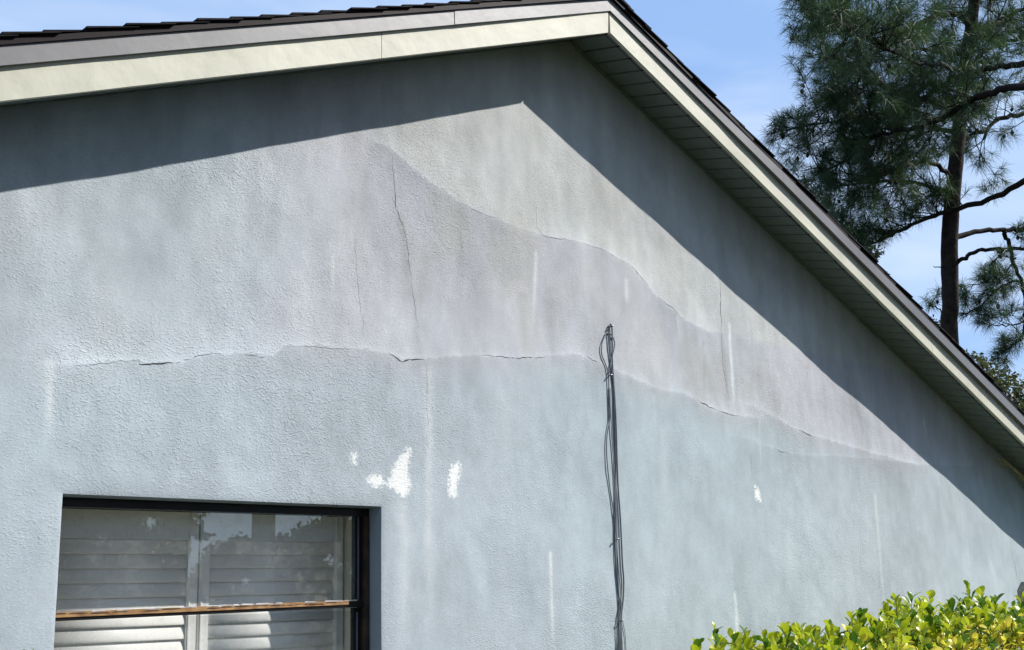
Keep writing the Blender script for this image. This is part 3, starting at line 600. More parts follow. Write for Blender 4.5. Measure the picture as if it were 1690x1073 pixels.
# ------------------------------------------------------------------ foliage helpers
def arr_mesh(name, V, Fc, material, parent=None, kind='stuff'):
    me = bpy.data.meshes.new(name); V = np.asarray(V, np.float32); Fc = np.asarray(Fc, np.int32); k = Fc.shape[1]
    base = ORG[parent.name] if parent is not None else (0,0,0)
    me.vertices.add(len(V)); me.vertices.foreach_set('co', (V-np.array(base, np.float32)).ravel())
    me.loops.add(Fc.size); me.loops.foreach_set('vertex_index', Fc.ravel())
    me.polygons.add(len(Fc)); me.polygons.foreach_set('loop_start', np.arange(0, Fc.size, k, dtype=np.int32)); me.update(calc_edges=True)
    me.materials.append(material); o = bpy.data.objects.new(name, me); C.objects.link(o)
    if parent is not None: o.parent = parent
    if kind: o['kind'] = kind
    return o
def rand_dirs(n):
    d = rng.normal(size=(n, 3)); return d/np.linalg.norm(d, axis=1)[:, None]
def needle_mesh(tufts, dirs, per, length, width):
    """tufts of long thin needles radiating mostly forward from each twig tip"""
    n = len(tufts); P0 = np.repeat(np.array(tufts), per, 0); D0 = np.repeat(np.array(dirs), per, 0)
    d = rand_dirs(n*per)*1.0 + D0*.75; d /= np.linalg.norm(d, axis=1)[:, None]
    ln = length*rng.uniform(.65, 1.15, (n*per, 1)); side = np.cross(d, rand_dirs(n*per)); side /= np.linalg.norm(side, axis=1)[:, None]+1e-9
    P0 = P0 - D0*rng.uniform(0, .10, (n*per, 1))
    mid = P0+d*ln*.55; tip = P0+d*ln+np.array([0, 0, -1.])*ln*.16
    V = np.stack([P0-side*width*.5, P0+side*width*.5, mid+side*width*.5, mid-side*width*.5, tip], 1).reshape(-1, 3)
    b = np.arange(n*per)[:, None]*5; q = np.concatenate([b+np.array([[0,1,2]]), b+np.array([[0,2,3]]), b+np.array([[3,2,4]])], 0)
    return V, q
def leaf_cards(P0, size, flat=.3):
    n = len(P0); d = rand_dirs(n); s = np.cross(d, rand_dirs(n)); s /= np.linalg.norm(s, axis=1)[:, None]+1e-9
    L_ = size*rng.uniform(.6, 1.25, (n, 1)); nrm = np.cross(d, s)
    V = np.stack([P0, P0+d*L_*.45+s*L_*.27+nrm*L_*.06, P0+d*L_, P0+d*L_*.45-s*L_*.27+nrm*L_*.06], 1).reshape(-1, 3)
    b = np.arange(n)[:, None]*4; return V, np.concatenate([b+np.array([[0,1,2]]), b+np.array([[0,2,3]])], 0)

# ------------------------------------------------------------------ the pine
TR = [(19.00,4.98,5.40,0.142),(18.86,4.82,6.30,0.14),(18.71,4.64,7.30,0.138),(18.64,4.45,8.10,0.128),(18.66,4.22,9.23,0.118),(18.68,3.97,10.38,0.105),(18.73,3.72,11.43,0.095),(18.73,3.46,12.70,0.08),(18.59,3.14,14.13,0.06),(18.53,2.86,15.62,0.03)]
pine = empty('pine_tree', (TR[0][0], TR[0][1], 0), 'tall dark pine with long needles rising behind the right roof slope', 'tree')
tk = MB(); base = [(TR[0][0]-.05, TR[0][1], -.1, .21), (TR[0][0]-.03, TR[0][1], .8, .165)]
pts = catmull(base+TR, 6); tk.tube([p[:3] for p in pts], [p[3] for p in pts], 14, wob=.06); tk.build('trunk', M_bark, pine, smooth=True)
LIMBS = [
 [(16.48,1.40,8.57,0.065),(16.37,2.20,8.61,0.058),(16.35,2.63,8.66,0.055),(16.40,3.02,8.66,0.05),(16.34,3.39,8.55,0.044),(16.30,3.74,8.47,0.038),(16.19,4.26,8.51,0.03),(16.12,4.64,8.44,0.024),(16.06,4.91,8.23,0.017),(15.92,5.37,8.10,0.01)],
 [(17.66,1.82,9.47,0.062),(17.48,2.57,9.45,0.054),(17.36,2.96,9.49,0.05),(17.15,3.46,9.45,0.045),(17.03,3.93,9.25,0.038),(17.00,4.28,9.12,0.032),(16.72,4.84,9.12,0.022),(16.32,5.52,9.08,0.014),(15.90,6.24,9.02,0.007)],
 [(18.64,3.83,10.93,0.06),(18.16,3.84,11.03,0.052),(17.38,4.12,10.69,0.044),(16.67,4.41,10.19,0.036),(16.23,4.59,9.59,0.028),(16.05,4.68,9.40,0.02),(15.74,4.93,9.11,0.01)],
 [(18.64,4.15,9.48,0.052),(18.54,4.46,9.71,0.046),(18.39,4.82,9.91,0.042),(18.17,5.35,10.29,0.036),(17.82,5.95,10.79,0.028),(17.70,6.14,11.46,0.02),(17.63,6.27,11.73,0.014),(17.57,6.37,12.05,0.008)],
 [(18.68,2.38,8.20,0.055),(18.51,3.21,7.95,0.05),(18.53,3.80,7.80,0.046),(18.49,4.42,7.78,0.042),(18.40,4.81,7.72,0.036),(18.26,5.27,7.58,0.028),(18.12,5.59,7.45,0.022),(17.94,5.92,7.41,0.014),(17.75,6.21,7.52,0.008)],
 [(18.62,4.41,8.30,0.045),(18.12,4.41,8.47,0.038),(17.46,4.50,8.39,0.03),(17.14,4.59,8.20,0.024),(16.65,4.82,8.06,0.014),(16.29,5.06,7.95,0.008)],
 [(18.73,4.50,8.15,0.045),(18.89,4.84,8.35,0.04),(18.91,5.44,8.66,0.032),(18.83,6.18,8.82,0.022),(18.71,6.85,8.87,0.01)],
 [(18.73,4.62,7.32,0.06),(18.91,4.56,7.42,0.05),(19.34,4.38,7.56,0.044),(19.82,4.18,7.63,0.04),(20.28,4.00,7.69,0.038),(21.26,3.44,7.82,0.02)],
 [(18.80,4.68,6.90,0.048),(18.79,4.53,6.97,0.038),(18.73,4.28,7.02,0.034),(18.69,4.03,7.03,0.032),(18.75,3.44,6.92,0.028),(19.17,2.68,6.72,0.014)],
 [(19.82,4.18,7.62,0.04),(20.02,4.19,7.42,0.036),(20.24,4.23,7.09,0.032),(20.52,4.23,6.69,0.028),(20.60,4.30,6.25,0.022),(20.62,4.38,5.96,0.017),(20.57,4.48,5.78,0.012),(20.48,4.59,5.68,0.009),(20.19,4.76,5.59,0.006)],
 [(20.47,4.23,6.84,0.026),(20.40,4.30,6.83,0.024),(20.11,4.48,6.71,0.022),(19.92,4.58,6.55,0.02),(19.73,4.67,6.36,0.017),(19.50,4.80,6.23,0.014),(19.28,4.88,6.17,0.009)],
 [(20.24,4.20,7.21,0.018),(20.35,4.45,6.99,0.012),(20.31,4.66,6.89,0.01),(20.10,5.01,6.85,0.007),(20.00,5.25,6.87,0.004)],
 [(20.60,4.33,6.14,0.018),(20.37,4.44,6.05,0.012),(20.03,4.63,6.03,0.009),(19.69,4.80,6.10,0.005)],
 [(21.45,3.19,10.24,0.05),(20.49,3.82,9.85,0.044),(19.99,4.06,9.71,0.038),(19.65,4.19,9.43,0.032),(19.27,4.32,9.30,0.024)],
 [(18.68,3.81,10.88,0.05),(19.50,3.75,11.25,0.042),(20.44,3.67,11.78,0.036),(21.92,3.30,12.51,0.02)],
 [(18.53,4.02,9.79,0.045),(19.54,4.17,10.72,0.038),(20.83,4.11,11.47,0.03),(22.36,3.88,12.01,0.015)],
 [(18.72,3.64,11.74,0.05),(17.42,3.78,11.65,0.04),(16.18,4.12,11.22,0.028),(15.16,4.42,10.66,0.014),(14.76,4.63,10.35,0.007)],
 [(18.67,3.52,12.24,0.05),(18.30,4.08,12.94,0.038),(18.28,5.06,13.51,0.022),(18.17,5.73,13.53,0.01)],
 [(18.69,3.34,13.21,0.045),(18.11,2.47,13.21,0.03),(17.90,1.66,12.80,0.012)],
 [(18.63,3.23,13.72,0.04),(17.87,3.48,14.33,0.026),(16.88,3.64,14.16,0.01)],
 [(18.75,3.71,11.43,0.048),(18.05,2.90,11.18,0.036),(17.45,1.96,10.56,0.016)],
 [(18.56,4.22,9.10,0.04),(19.62,5.13,9.72,0.032),(20.15,6.12,9.93,0.022),(20.27,7.08,10.13,0.01)],
 [(18.50,3.85,10.39,0.04),(19.70,4.99,11.25,0.032),(20.17,6.03,11.92,0.022),(20.20,6.91,12.66,0.01)],
 [(18.51,3.94,10.09,0.04),(16.88,3.54,9.56,0.032),(15.48,3.45,9.19,0.022),(14.29,3.45,9.19,0.012),(13.60,3.50,9.35,0.007)],
 [(18.77,4.73,6.85,0.014),(18.64,4.78,6.88,0.011),(18.48,4.86,6.88,0.007)],
 [(18.96,4.92,6.13,0.016),(19.04,5.09,6.26,0.012),(19.03,5.21,6.35,0.008),(19.05,5.31,6.43,0.004)],
]
SIL = [(1318,-500),(1306,-40),(1298,0),(1292,38),(1280,50),(1276,85),(1283,112),(1292,140),(1308,152),(1322,150),(1318,172),(1295,184),(1262,188),(1240,214),(1250,245),(1278,275),(1316,318),(1360,362),(1385,402),(1450,402),(1500,372),(1545,345),(1556,350),(1600,350),(1640,325),(1700,318),(1900,330),(1900,-500)]
SIL2 = [(1522,494),(1535,478),(1553,476),(1568,490),(1566,515),(1545,520),(1528,512)]
SIL3 = [(1575,455),(1600,440),(1640,425),(1640,395),(1700,360),(1900,360),(1900,640),(1690,610),(1655,600),(1640,590),(1650,560),(1700,500),(1660,545),(1620,540),(1585,505)]
def inpoly(p, pg):
    x, y = p; c = False; n = len(pg)
    for i in range(n):
        (x0_, y0_), (x1_, y1_) = pg[i], pg[(i+1) % n]
        if (y0_ > y) != (y1_ > y) and x < (x1_-x0_)*(y-y0_)/(y1_-y0_)+x0_: c = not c
    return c
twg = MB(); tufts = []; tdirs = []; cones = []
limb_curves = []
for li, lp in enumerate(LIMBS):
    cp = catmull(lp, 5); limb_curves.append(cp)
    wig = [p[:3]+np.array([random.gauss(0, .012) for _ in range(3)]) for p in cp]
    lb = MB(); lb.tube(wig, [max(.004, p[3]) for p in cp], 8, wob=.08); lb.build('limb', M_limb, pine, smooth=True)
def spray(start, direction, length, r0, n_t, regions, depth=0):
    """a curved branchlet that carries tufts at its tip and along it"""
    d = Vector(direction).normalized(); p = Vector(start); pts_ = [p.copy()]; steps = 5
    for i in range(steps):
        d = (d + Vector((random.gauss(0, .22), random.gauss(0, .22), random.gauss(.07, .2)))).normalized()
        p = p + d*length/steps; pts_.append(p.copy())
    if not any(inpoly(proj(pts_[-1]), rg) for rg in regions): return
    if not any(inpoly(proj(pts_[3]), rg) for rg in regions) and random.random() < .7: return
    twg.tube(pts_, [max(.0035, r0*(1-i/6)) for i in range(len(pts_))], 5, cap=False)
    tufts.append(tuple(pts_[-1])); tdirs.append(tuple(d))
    for i in range(n_t):
        t = random.uniform(.35, .95); k = min(int(t*steps), steps-1); q = pts_[k].lerp(pts_[k+1], t*steps-k)
        dd = (d + Vector(rand_dirs(1)[0])*1.1).normalized(); e = q+dd*random.uniform(.08, .28)
        if any(inpoly(proj(e), rg) for rg in regions):
            twg.tube([q, q.lerp(e, .5)+Vector((0,0,-.01)), e], [.005, .004, .003], 4, cap=False); tufts.append(tuple(e)); tdirs.append(tuple(dd))
            if random.random() < .035: cones.append(tuple(q+Vector((0, 0, -.05))))
dens = {9: 1.3, 10: 1.9, 11: 1.8, 12: 1.8, 24: 0, 25: 1.2, 7: 1.3, 8: 1.5}
for li, cp in enumerate(limb_curves):
    ln = sum(np.linalg.norm(b[:3]-a[:3]) for a, b in zip(cp[:-1], cp[1:]))
    regs = [SIL] if li not in dens else ([SIL2] if li == 25 else [SIL3])
    thick = {4: 2.4, 6: 1.8, 5: 1.5, 1: 2.2, 0: 1.7, 2: 1.4, 3: 1.7, 16: 1.4, 23: 1.5, 21: 1.3, 22: 1.3}.get(li, 1.0)
    n = int(ln*thick*(9.2)*dens.get(li, 1.0)); 
    if li == 25: n = 16
    if li not in (24,):
        e_ = cp[-1][:3]; a_ = cp[-1][:3]-cp[-3][:3]; a_ = a_/np.linalg.norm(a_)
        for _ in range(3): tufts.append(tuple(e_-a_*random.uniform(0, .2))); tdirs.append(tuple(a_+rand_dirs(1)[0]*.4))
    for k in range(n):
        t = random.uniform(.10, 1)**.68*(len(cp)-1.001); i = int(t); q = cp[i][:3]+(cp[i+1][:3]-cp[i][:3])*(t-i)
        ax = cp[i+1][:3]-cp[i][:3]; ax = ax/np.linalg.norm(ax); rd = rand_dirs(1)[0]
        dr = ax*.55+rd*.9+np.array([0, 0, .12])
        big = li not in dens
        spray(q, dr, random.uniform(.35, 1.15) if big else random.uniform(.2, .55), .012 if big else .007, random.randint(2, 5) if big else random.randint(1, 3), regs)
for k in range(95):                      # short shoots close round the upper trunk
    t = random.uniform(.42, 1)*(len(TR)-1.001); i = int(t); q = np.array(TR[i][:3])*(1-t+i)+np.array(TR[i+1][:3])*(t-i); rd = rand_dirs(1)[0]; rd[2] = abs(rd[2])*.6
    spray(q, rd, random.uniform(.5, 1.2), .012, random.randint(2, 5), [SIL])
twg.build('twigs', M_limb, pine)['kind'] = 'stuff'
vis = np.array([proj(p) for p in tufts])
V_, Q_ = needle_mesh(tufts, tdirs, 38, .25, .0046)
arr_mesh('needles', V_, Q_, M_needle, pine)
cn = MB()
ns, nr = 7, 8
for j in range(ns+1):
    r_ = .028*math.sin(math.pi*(j+.25)/(ns+.6))*(1.12 if j % 2 else .9)
    for k in range(nr): a = 2*math.pi*(k+.5*(j % 2))/nr; cn.v.append((r_*math.cos(a), r_*math.sin(a), -.085*j/ns))
for j in range(ns):
    for k in range(nr): cn.f.append((j*nr+k, j*nr+(k+1) % nr, (j+1)*nr+(k+1) % nr, (j+1)*nr+k))
cm = cn.mesh('pine_cone'); cm.materials.append(M_cone)
cones += [p[:3] for p in [(17.02,6.37,11.46,0),(17.05,6.37,11.37,0),(17.03,6.30,11.63,0),(17.23,6.15,11.49,0),(17.54,6.05,10.87,0),(17.09,6.63,10.43,0),(17.25,6.53,10.27,0),(17.38,6.37,10.39,0),(19.86,4.43,6.28,0),(17.36,6.10,11.27,0)]]
tu = np.array(tufts)
for k_ in range(len(cones)):
    c_ = np.array(cones[k_]); j_ = np.argmin(np.linalg.norm(tu-c_, axis=1)+(rng.random(len(tu))*.05)); cones[k_] = tuple(tu[j_]+np.array([.02, 0, -.03])) if np.linalg.norm(tu[j_]-c_) > .12 else cones[k_]
for p_ in cones:
    inst('pine_cone', cm, pine, Matrix.Translation(Vector(p_)) @ Matrix.Rotation(random.uniform(-.5, .5), 4, 'X') @ Matrix.Rotation(random.uniform(0, 6), 4, 'Z') @ Matrix.Scale(random.uniform(.9, 1.3), 4))

# ------------------------------------------------------------------ broadleaf trees
def broadleaf(name, base, trunk_h, r_, blobs, n, size, material, label, cat='tree', group=None):
    t_ = empty(name, (base[0], base[1], 0), label, cat, group)
    tb = MB(); b0_ = Vector((base[0], base[1], -.1)); top = Vector((base[0]+.2, base[1], trunk_h))
    tb.tube(catmull([(*b0_, ), (base[0]-.05, base[1]+.05, trunk_h*.5), (*top, )], 5), [r_*(1-.05*i) for i in range(11)], 10, wob=.06); tb.build('trunk', M_limb, t_, smooth=True)
    P_ = []; tot = sum(b[3]**2 for b in blobs); tw = MB()
    for (cx, cy, cz, rad) in blobs:
        c_ = Vector((cx, cy, cz)); lb = MB(); mid = top.lerp(c_, .5)+Vector((0, 0, -.15*rad)); cp = catmull([(*top.lerp(b0_, .12),), (*mid,), (*c_,)], 5)
        lb.tube(cp, [max(.015, r_*.45*(1-.085*i)) for i in range(len(cp))], 7, wob=.08); lb.build('limb', M_limb, t_, smooth=True)
        k = int(n*rad**2/tot/9)
        for _ in range(k):                                    # leaf sprigs of ~9 leaves on small twigs
            d_ = Vector(rand_dirs(1)[0]); rr_ = rad*random.uniform(.25, 1.0)**.6; e = c_+Vector((d_.x*rr_, d_.y*rr_, d_.z*rr_*.75))
            s_ = c_.lerp(e, .72)+Vector(rand_dirs(1)[0])*.1*rad
            if random.random() < .5: tw.tube([s_, s_.lerp(e, .5), e], [.010, .007, .004], 4, cap=False)
            P_ += [tuple(e+Vector(rand_dirs(1)[0])*size*1.1*random.random()+(s_-e)*random.random()*.35) for _ in range(9)]
    tw.build('twigs', M_limb, t_)['kind'] = 'stuff'
    V_, Q_ = leaf_cards(np.array(P_), size); arr_mesh('foliage', V_, Q_, material, t_); return t_
B1 = [(26.29,7.72,6.02,0.75),(26.69,7.56,5.34,1.05),(27.48,7.35,5.81,0.85),(26.25,7.99,6.63,0.4),(26.59,6.95,4.84,1.1),(26.78,7.67,6.49,0.4),(27.59,6.70,5.30,1.1),(26.52,8.32,6.14,0.7)]
broadleaf('oak_tree', (B1[1][0]+.3, B1[1][1]+.3), 1.9, .17, B1, 8500, .115, M_oak, 'olive brown leafy oak beyond the lower end of the right roof slope')
B2 = [(21.00,7.84,8.25,0.55),(21.55,7.57,8.32,0.22),(20.44,8.10,9.11,0.55),(21.22,8.35,8.67,0.7),(21.35,7.69,7.64,0.5),(20.81,8.73,9.62,0.6),(22.15,7.66,7.12,0.4),(22.67,7.31,6.61,0.5),(22.49,7.41,7.31,0.16),(23.06,7.13,6.89,0.22)]
broadleaf('oak_tree', (B2[3][0], B2[3][1]+1.0), 4.2, .19, B2, 8000, .09, M_oak2, 'dark small leaved oak peeping over the roof edge left of the pine trunk')

# garden behind the photographer: trees mirrored in the upper window pane, then oaks added unseen
TL = [(7.33,-12.47,3.27),(7.85,-11.94,3.38),(8.33,-11.56,3.11),(8.55,-11.49,2.68),(6.92,-12.93,3.08),(7.75,-12.31,2.54),(8.20,-11.89,2.48),(7.28,-12.84,2.30),(7.98,-12.32,1.81)]
broadleaf('garden_oak', (TL[1][0], TL[1][1]), 1.5, .25, [(*p, r_) for p, r_ in zip(TL, (.75, .75, .45, .28, .8, .7, .5, .8, .9))], 11000, .15, M_oak2, 'big dark oak mirrored at the left of the upper pane')
TM = [(13.84,-19.27,2.55),(13.98,-19.02,2.87),(13.54,-19.65,2.24),(14.42,-18.73,2.46),(14.98,-18.15,2.57),(15.11,-17.88,3.02),(14.66,-18.38,2.84),(15.48,-17.49,3.13),(15.81,-17.26,2.86),(13.48,-19.90,1.66),(14.37,-19.09,1.50),(15.47,-17.91,1.84),(16.10,-16.98,2.85),(14.93,-18.52,1.60),(12.73,-20.66,1.56)]
for i, (ids, lb_) in enumerate((((0, 1, 2, 9, 10), 'rounded tree mirrored beside the gap between the shutters'), ((3, 4, 6, 13), 'low tree mirrored behind the palm trunk in the pane'), ((5, 7, 8, 11, 12), 'taller tree mirrored at the right end of the upper pane'))):
    bl = [(*TM[k], (.62, .34, .38, .50, .55, .50, .34, .55, .62, .9, .9, .9, .6, .9, .9)[k]) for k in ids]
    broadleaf('garden_tree', (bl[0][0], bl[0][1]), .6, .16, bl, 10000, .15, M_oak2, lb_, 'tree', 'trees mirrored in the window')
for nm_, (bx_, by_), th_, bl_, lb_ in (('skylight_blocker_oak', (-4.5, -10.5), 4.5, [(-6.5,-10,6.8,2.6),(-3,-11,7.5,3.0),(-4.5,-9,9.0,2.6),(-8.5,-8,6.2,2.2),(-.5,-12,6.5,2.4),(-1.5,-10,10.5,2.8),(-9,-5,8,2.6)], 'unseen spreading oak added at the left of the lawn to block skylight'),
   ('skylight_blocker_oak', (3.0, -15.0), 5.0, [(1,-14,7.8,2.8),(5,-15,8.0,3.0),(3,-16,10.5,3.6),(-1,-15,11,3.2),(10,-17,9,3.0),(7.5,-13.5,7.2,2.6),(4.0,-13,10.0,2.4),(8,-15,10.5,2.8),(1,-14,12,2.8),(6,-15,13,2.8)], 'unseen tall oak added straight across from the gable window to block skylight'),
   ('skylight_blocker_oak', (16.0, -9.0), 3.6, [(14,-8.3,5.0,2.2),(17,-9,6.0,2.4),(15.5,-10,7.0,2.2),(19,-9.5,6.0,2.4)], 'unseen smaller oak added at the right side of the lawn to block skylight'),
   ('skylight_blocker_oak', (13.0, -20.0), 5.0, [(11,-19,8.5,3.0),(15,-21,9.0,3.2),(13,-20,12,3.2),(17.5,-22,8,2.8),(9.5,-21,11,2.6),(13,-19,15,2.8),(17,-21,12,3),(9,-20,15,3)], 'unseen far oak added right of the other two big oaks to block skylight')):
    broadleaf(nm_, (bx_, by_), th_, .32, bl_, 9000, .30, M_oak2, lb_, 'tree', 'unseen oaks added to block skylight')  # oaks out of view, added to cut skylight and deepen the wall's shade
tv = MB(); tl = [(x, -38+2.5*math.sin(x*.21), 1.55+.45*math.sin(x*.37)+.3*math.sin(x*1.1)) for x in np.arange(-30, 70, .5)]
pts_l = [(x+random.gauss(0, .4), y+random.gauss(0, .5), random.uniform(0, z+random.random()*.5)) for x, y, z in tl for _ in range(60)]
V_, Q_ = leaf_cards(np.array(pts_l), .55); tag(arr_mesh('far_hedgerow', V_, Q_, M_oak2), 'long low dark hedgerow across the far end of the lawn', 'hedgerow')
PT = [(6.68,-6.51,1.57),(6.61,-6.42,2.05),(6.51,-6.28,2.83)]
palm = empty('palm_tree', (PT[0][0], PT[0][1], 0), 'straight palm trunk mirrored in the middle of the upper pane', 'tree')
pb = MB(); zz = [0, .3, .8, 1.6, 2.4, 3.2, 4.0, 4.6]; pb.tube([(PT[1][0]+.01*i, PT[1][1], z) for i, z in enumerate(zz)], [.17, .135, .126, .124, .122, .124, .126, .10], 12, wob=.05); pb.build('trunk', M_trunk, palm, smooth=True)
for k in range(14):
    a = 2*math.pi*k/14; el = random.uniform(.1, .9); mb = MB(); c0 = Vector((PT[1][0]+.07, PT[1][1], 4.6)); dd = Vector((math.cos(a), math.sin(a), 0))
    ps = [c0+dd*1.6*t*(1-.15*t)+Vector((0, 0, 1.6*el*t-1.9*t*t)) for t in (0, .25, .5, .75, 1)]; mb.tube(ps, [.02, .015, .012, .008, .004], 5)
    for j in range(24):
        t = .12+.86*j/24; i_ = min(int(t*4), 3); q = ps[i_].lerp(ps[i_+1], t*4-i_)
        for s_ in (-1, 1):
            sd = dd.cross(Vector((0, 0, 1)))*s_; e = q+sd*.42*(1-.5*t)+dd*.15+Vector((0, 0, -.18)); w_ = dd*.016; mb.add([q-w_, q+w_, q.lerp(e, .6)+w_, e, q.lerp(e, .6)-w_], [(0,1,2,3,4)])
    mb.build('frond', M_palmgreen, palm)

# ------------------------------------------------------------------ hedge in front of the wall
HT = [(4.30,1.36),(4.43,1.40),(4.62,1.46),(4.85,1.43),(5.11,1.47),(5.45,1.45),(5.68,1.50),(5.81,1.55),(6.05,1.54),(6.35,1.62),(6.7,1.60),(7.18,1.65),(7.5,1.58),(7.83,1.52),(8.6,1.55),(9.4,1.5)]
hx = np.array([p[0] for p in HT]); hz = np.array([p[1] for p in HT])-.05*np.clip((hx-5.6)/.4, 0, 1)
hedge = empty('hedge', (6.6, -.65, 0), 'bright green and yellow broad leaved hedge along the foot of the stucco wall', 'hedge')
def leaf_mesh(seed, m_):
    r = random.Random(seed); mb = MB(); Ln, W_ = 1.0, r.uniform(.54, .64); prof = [(0, .02, 0), (.14, .17, .03), (.38, .38, .05), (.64, .50, .03), (.86, .36, -.03), (1.0, .06, -.10)]
    vs = []
    for u, wv, z in prof: vs += [(-wv*W_, u*Ln, z+.10*wv), (0, u*Ln, z-.02), (wv*W_, u*Ln, z+.10*wv)]
    mb.add(vs, [f for i in range(5) for f in ((3*i, 3*i+1, 3*i+4, 3*i+3), (3*i+1, 3*i+2, 3*i+5, 3*i+4))]); me_ = mb.mesh('leaf', True); me_.materials.append(m_); return me_
LM = [[leaf_mesh(10*j+i, M_leafs[j]) for i in range(3)] for j in range(3)]
leaves = []; stems = MB()
def shoot(root, tip, nl, sz, yel):
    root = Vector(root); tip = Vector(tip); midp = root.lerp(tip, .5)+Vector(rand_dirs(1)[0])*.012
    stems.tube([root, midp, tip], [.0032, .0026, .0014], 5, cap=False); ax = (tip-root).normalized(); ph = random.uniform(0, 6.3)
    a = ax.orthogonal().normalized(); b = ax.cross(a)
    for i in range(nl):
        t = .18+.82*i/max(1, nl-1); p = root.lerp(tip, t); ph += 2.4 + random.gauss(0, .3)
        out_ = a*math.cos(ph)+b*math.sin(ph); sp = random.uniform(.35, 1.1)*(1.15-.75*t)
        d = (ax*(.75)+out_*sp*1.25+Vector(rand_dirs(1)[0])*.18).normalized()
        up = (ax*.7-out_*.5+Vector(rand_dirs(1)[0])*.35); xs_ = d.cross(up).normalized(); zs_ = xs_.cross(d)
        s = sz*random.uniform(.55, 1.18)*(1-.35*(t > .93))
        Mx = Matrix((xs_*s, d*s, zs_*s)).transposed().to_4x4(); Mx.translation = p
        u = random.random(); kind = 2 if u < yel*(1.25-.6*t) else (1 if u < .70 else 0)
        leaves.append((Mx, kind, random.randrange(3)))
r_h = random.Random(11)
# new upright shoots on top
for k in range(150):
    x = r_h.uniform(4.5, 9.3); y = r_h.uniform(-1.0, -.30); ztop = float(np.interp(x+(y+.6)*-.55, hx, hz))-.080
    hgt = r_h.choice([.04, .06, .08, .10, .12]); lean = Vector((r_h.gauss(0, .035), r_h.gauss(0, .03), 0))
    shoot((x, y, ztop-.10), Vector((x, y, ztop-.04+hgt*.8))+lean, r_h.randint(7, 11), .070, .02)
for px_, py_ in [(4.525,1.482),(4.669,1.438),(4.484,1.441),(4.797,1.461),(4.913,1.434),(5.068,1.451),(5.269,1.437),(5.352,1.440),(5.706,1.513),(5.834,1.510),(6.341,1.595),(6.217,1.587),(6.519,1.605),(6.417,1.560),(6.757,1.525),(7.159,1.642),(7.292,1.614),(7.400,1.546)]:
    shoot((px_-.01, -.6, py_-.20), (px_, -.6+r_h.uniform(-.05, .05), py_-.012), 10, .068, .02)
# dense clipped surface
for k in range(900):
    x = r_h.uniform(4.5, 9.4); y = r_h.uniform(-1.08, -.22); ztop = float(np.interp(x+(y+.6)*-.55, hx, hz))-.115; dep = abs(r_h.gauss(0, .10)); z = ztop-dep
    dirv = Vector((r_h.gauss(0, .5), r_h.gauss(-.25, .5), r_h.uniform(.5, 1.2))).normalized()
    shoot(Vector((x, y, z))-dirv*.11, (x, y, z), r_h.randint(6, 9), .064, .24+.6*min(1, dep/.12))
for k in range(800):          # front face down to the ground
    x = r_h.uniform(4.45, 9.4); y = -1.05+abs(r_h.gauss(0, .10)); z = r_h.uniform(.1, 1.35)
    shoot((x, y+.09, z-.04), (x+r_h.gauss(0, .03), y-.02, z+.03), 7, .055, .25)
cen = np.array([tuple(Mx.translation) for Mx, _, _ in leaves]); pr = np.array([proj(c) for c in cen]); dpt = (cen-np.array(CAM))@np.array(F_)
ins = (pr[:,0] > 1140) & (pr[:,0] < 1690) & (pr[:,1] < 1073) & (pr[:,1] > 930)
score = np.where(ins, -(pr[:,1]-np.interp(pr[:,0], [1160, 1300, 1400, 1500, 1610, 1690], [1060, 1045, 1020, 985, 970, 1000]))/30 - dpt*.5, -1e9)
top = set(np.argsort(-score)[:300].tolist())
rest = [[], [], []]
for i, (Mx, kind, var_) in enumerate(leaves):
    if i in top and ins[i]: inst('leaf', LM[kind][var_], hedge, Mx)
    else: rest[kind].append((Mx, var_))
for kind in range(3):
    Vs = []; Fs = []; o_ = 0
    base_v = [np.array([v.co[:] for v in LM[kind][q].vertices]) for q in range(3)]; base_f = [np.array([p.vertices[:] for p in LM[kind][q].polygons]) for q in range(3)]
    for Mx, q in rest[kind]:
        A_ = np.array(Mx); Vs.append(base_v[q] @ A_[:3,:3].T + A_[:3,3]); Fs.append(base_f[q]+o_); o_ += len(base_v[q])
    if Vs: ob = arr_mesh('foliage', np.concatenate(Vs), np.concatenate(Fs), M_leafs[kind], hedge); ob.data.shade_smooth()
stems.build('stems', M_stem, hedge)['kind'] = 'stuff'
st = MB(); 
for k in range(22):
    x = 4.6+k*.22; st.tube([(x, -.65, -.05), (x+r_h.uniform(-.1, .1), -.62, .6), (x+r_h.uniform(-.2, .2), -.65+r_h.uniform(-.2, .2), 1.25)], [.02, .014, .007], 6)
st.build('stem', M_stem, hedge, smooth=True)

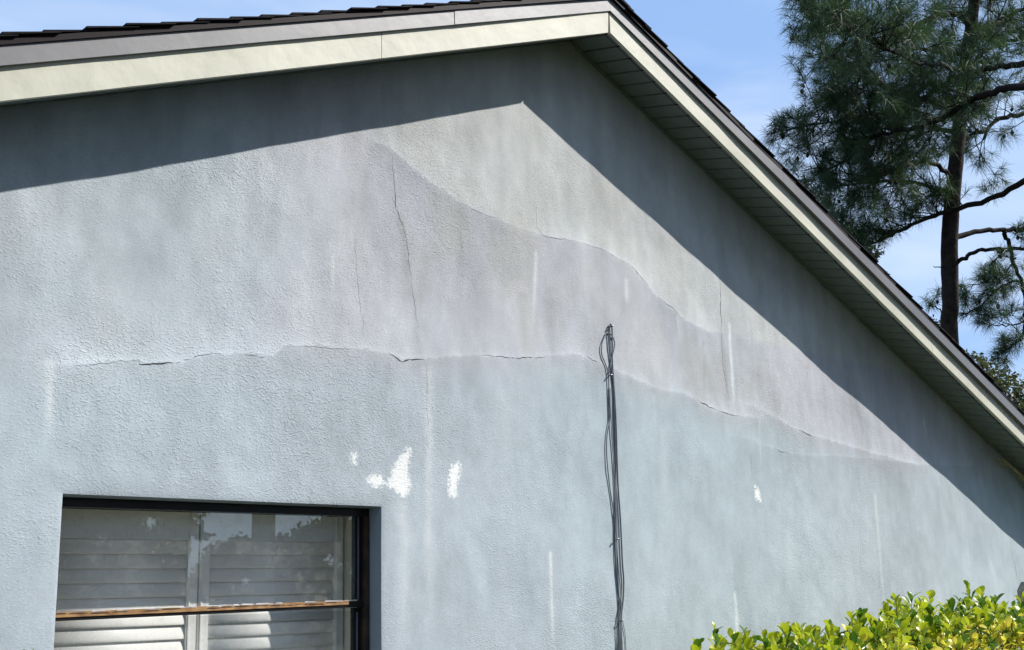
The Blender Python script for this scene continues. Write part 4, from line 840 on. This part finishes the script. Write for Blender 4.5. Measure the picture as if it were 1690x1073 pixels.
# low shrub under the window whose tips just reach the frame
shrub = empty('shrub', (1.35, -.5, 0), 'small dark green shrub tips at the bottom left below the window edge', 'shrub')
leaves2 = leaves; leaves = []; stems = MB()
LS = [(1.400,1.522),(1.432,1.515),(1.370,1.507),(1.460,1.502),(1.416,1.511),(1.349,1.499),(1.497,1.483)]
for (x, z) in LS: shoot((x, -.5, z-.14), (x+.004, -.5, z), 8, .036, 0)
for k in range(60): x = r_h.gauss(LS[0][0], .16); z = LS[0][1]-.06-abs(r_h.gauss(0, .22)); shoot((x, -.5+r_h.gauss(0, .1)+.06, z-.1), (x, -.5+r_h.gauss(0, .12), z), 8, .04, 0)
Vs = []; Fs = []; o_ = 0; bv = np.array([v.co[:] for v in LM[0][0].vertices]); bf = np.array([p.vertices[:] for p in LM[0][0].polygons])
for Mx, _, _ in leaves: A_ = np.array(Mx); Vs.append(bv @ A_[:3,:3].T+A_[:3,3]); Fs.append(bf+o_); o_ += len(bv)
arr_mesh('foliage', np.concatenate(Vs), np.concatenate(Fs), M_leafs[0], shrub)
stems.tube([(LS[0][0], -.5, -.05), (LS[0][0]+.02, -.5, .6), (LS[0][0], -.5, LS[0][1]-.15)], [.015, .01, .004], 6); stems.build('stems', M_stem, shrub)['kind'] = 'stuff'

# dry palm frond reaching in under the eave at the right edge, and its stub of trunk
fp = [(8.936,2.575),(9.039,2.567),(9.126,2.534),(9.233,2.493),(9.347,2.433),(9.826,2.124),(10.371,1.543)]
pg = empty('young_palm', (fp[-1][0], -.1, 0), 'thin dry palm stalk arching out under the eave at the right edge', 'palm')
mb = MB(); cp = catmull([(x, -.06, z) for x, z in fp]+[(fp[-1][0]+.25, -.08, .9)], 5); mb.tube(cp, [.006+.010*i/len(cp) for i in range(len(cp))], 6); mb.build('stalk', M_palm, pg, smooth=True)
for a_, b2, y_ in ((5, [(8.958,2.535),(1.357,3.740)][0], -.05), (8, [(8.952,2.524),(1.350,3.730)][0], -.07), (13, [(9.155,2.518),(1.357,3.740)][0], -.05), (18, [(9.218,2.444),(1.350,3.730)][0], -.07), (20, [(9.323,2.499),(1.357,3.740)][0], -.05)):
    q = Vector(cp[a_ + 2]); e = Vector((b2[0], y_, b2[1])); mb = MB(); mb.tube([q, q.lerp(e, .5)+Vector((0, 0, .006)), e], [.005, .0045, .002], 5); mb.build('leaflet', M_palm, pg, smooth=True)
tb = MB(); sp = [(8.477,1.488),(8.528,1.662)]
xq = sp[0][0]+.115; rings = [(xq, -.3, z) for z in np.linspace(-.05, sp[1][1]-.01, 30)]; tb.tube(rings, [.062+.006*(i % 3) for i in range(29)]+[.03], 12, wob=.08); tb.build('trunk', M_trunk, pg)
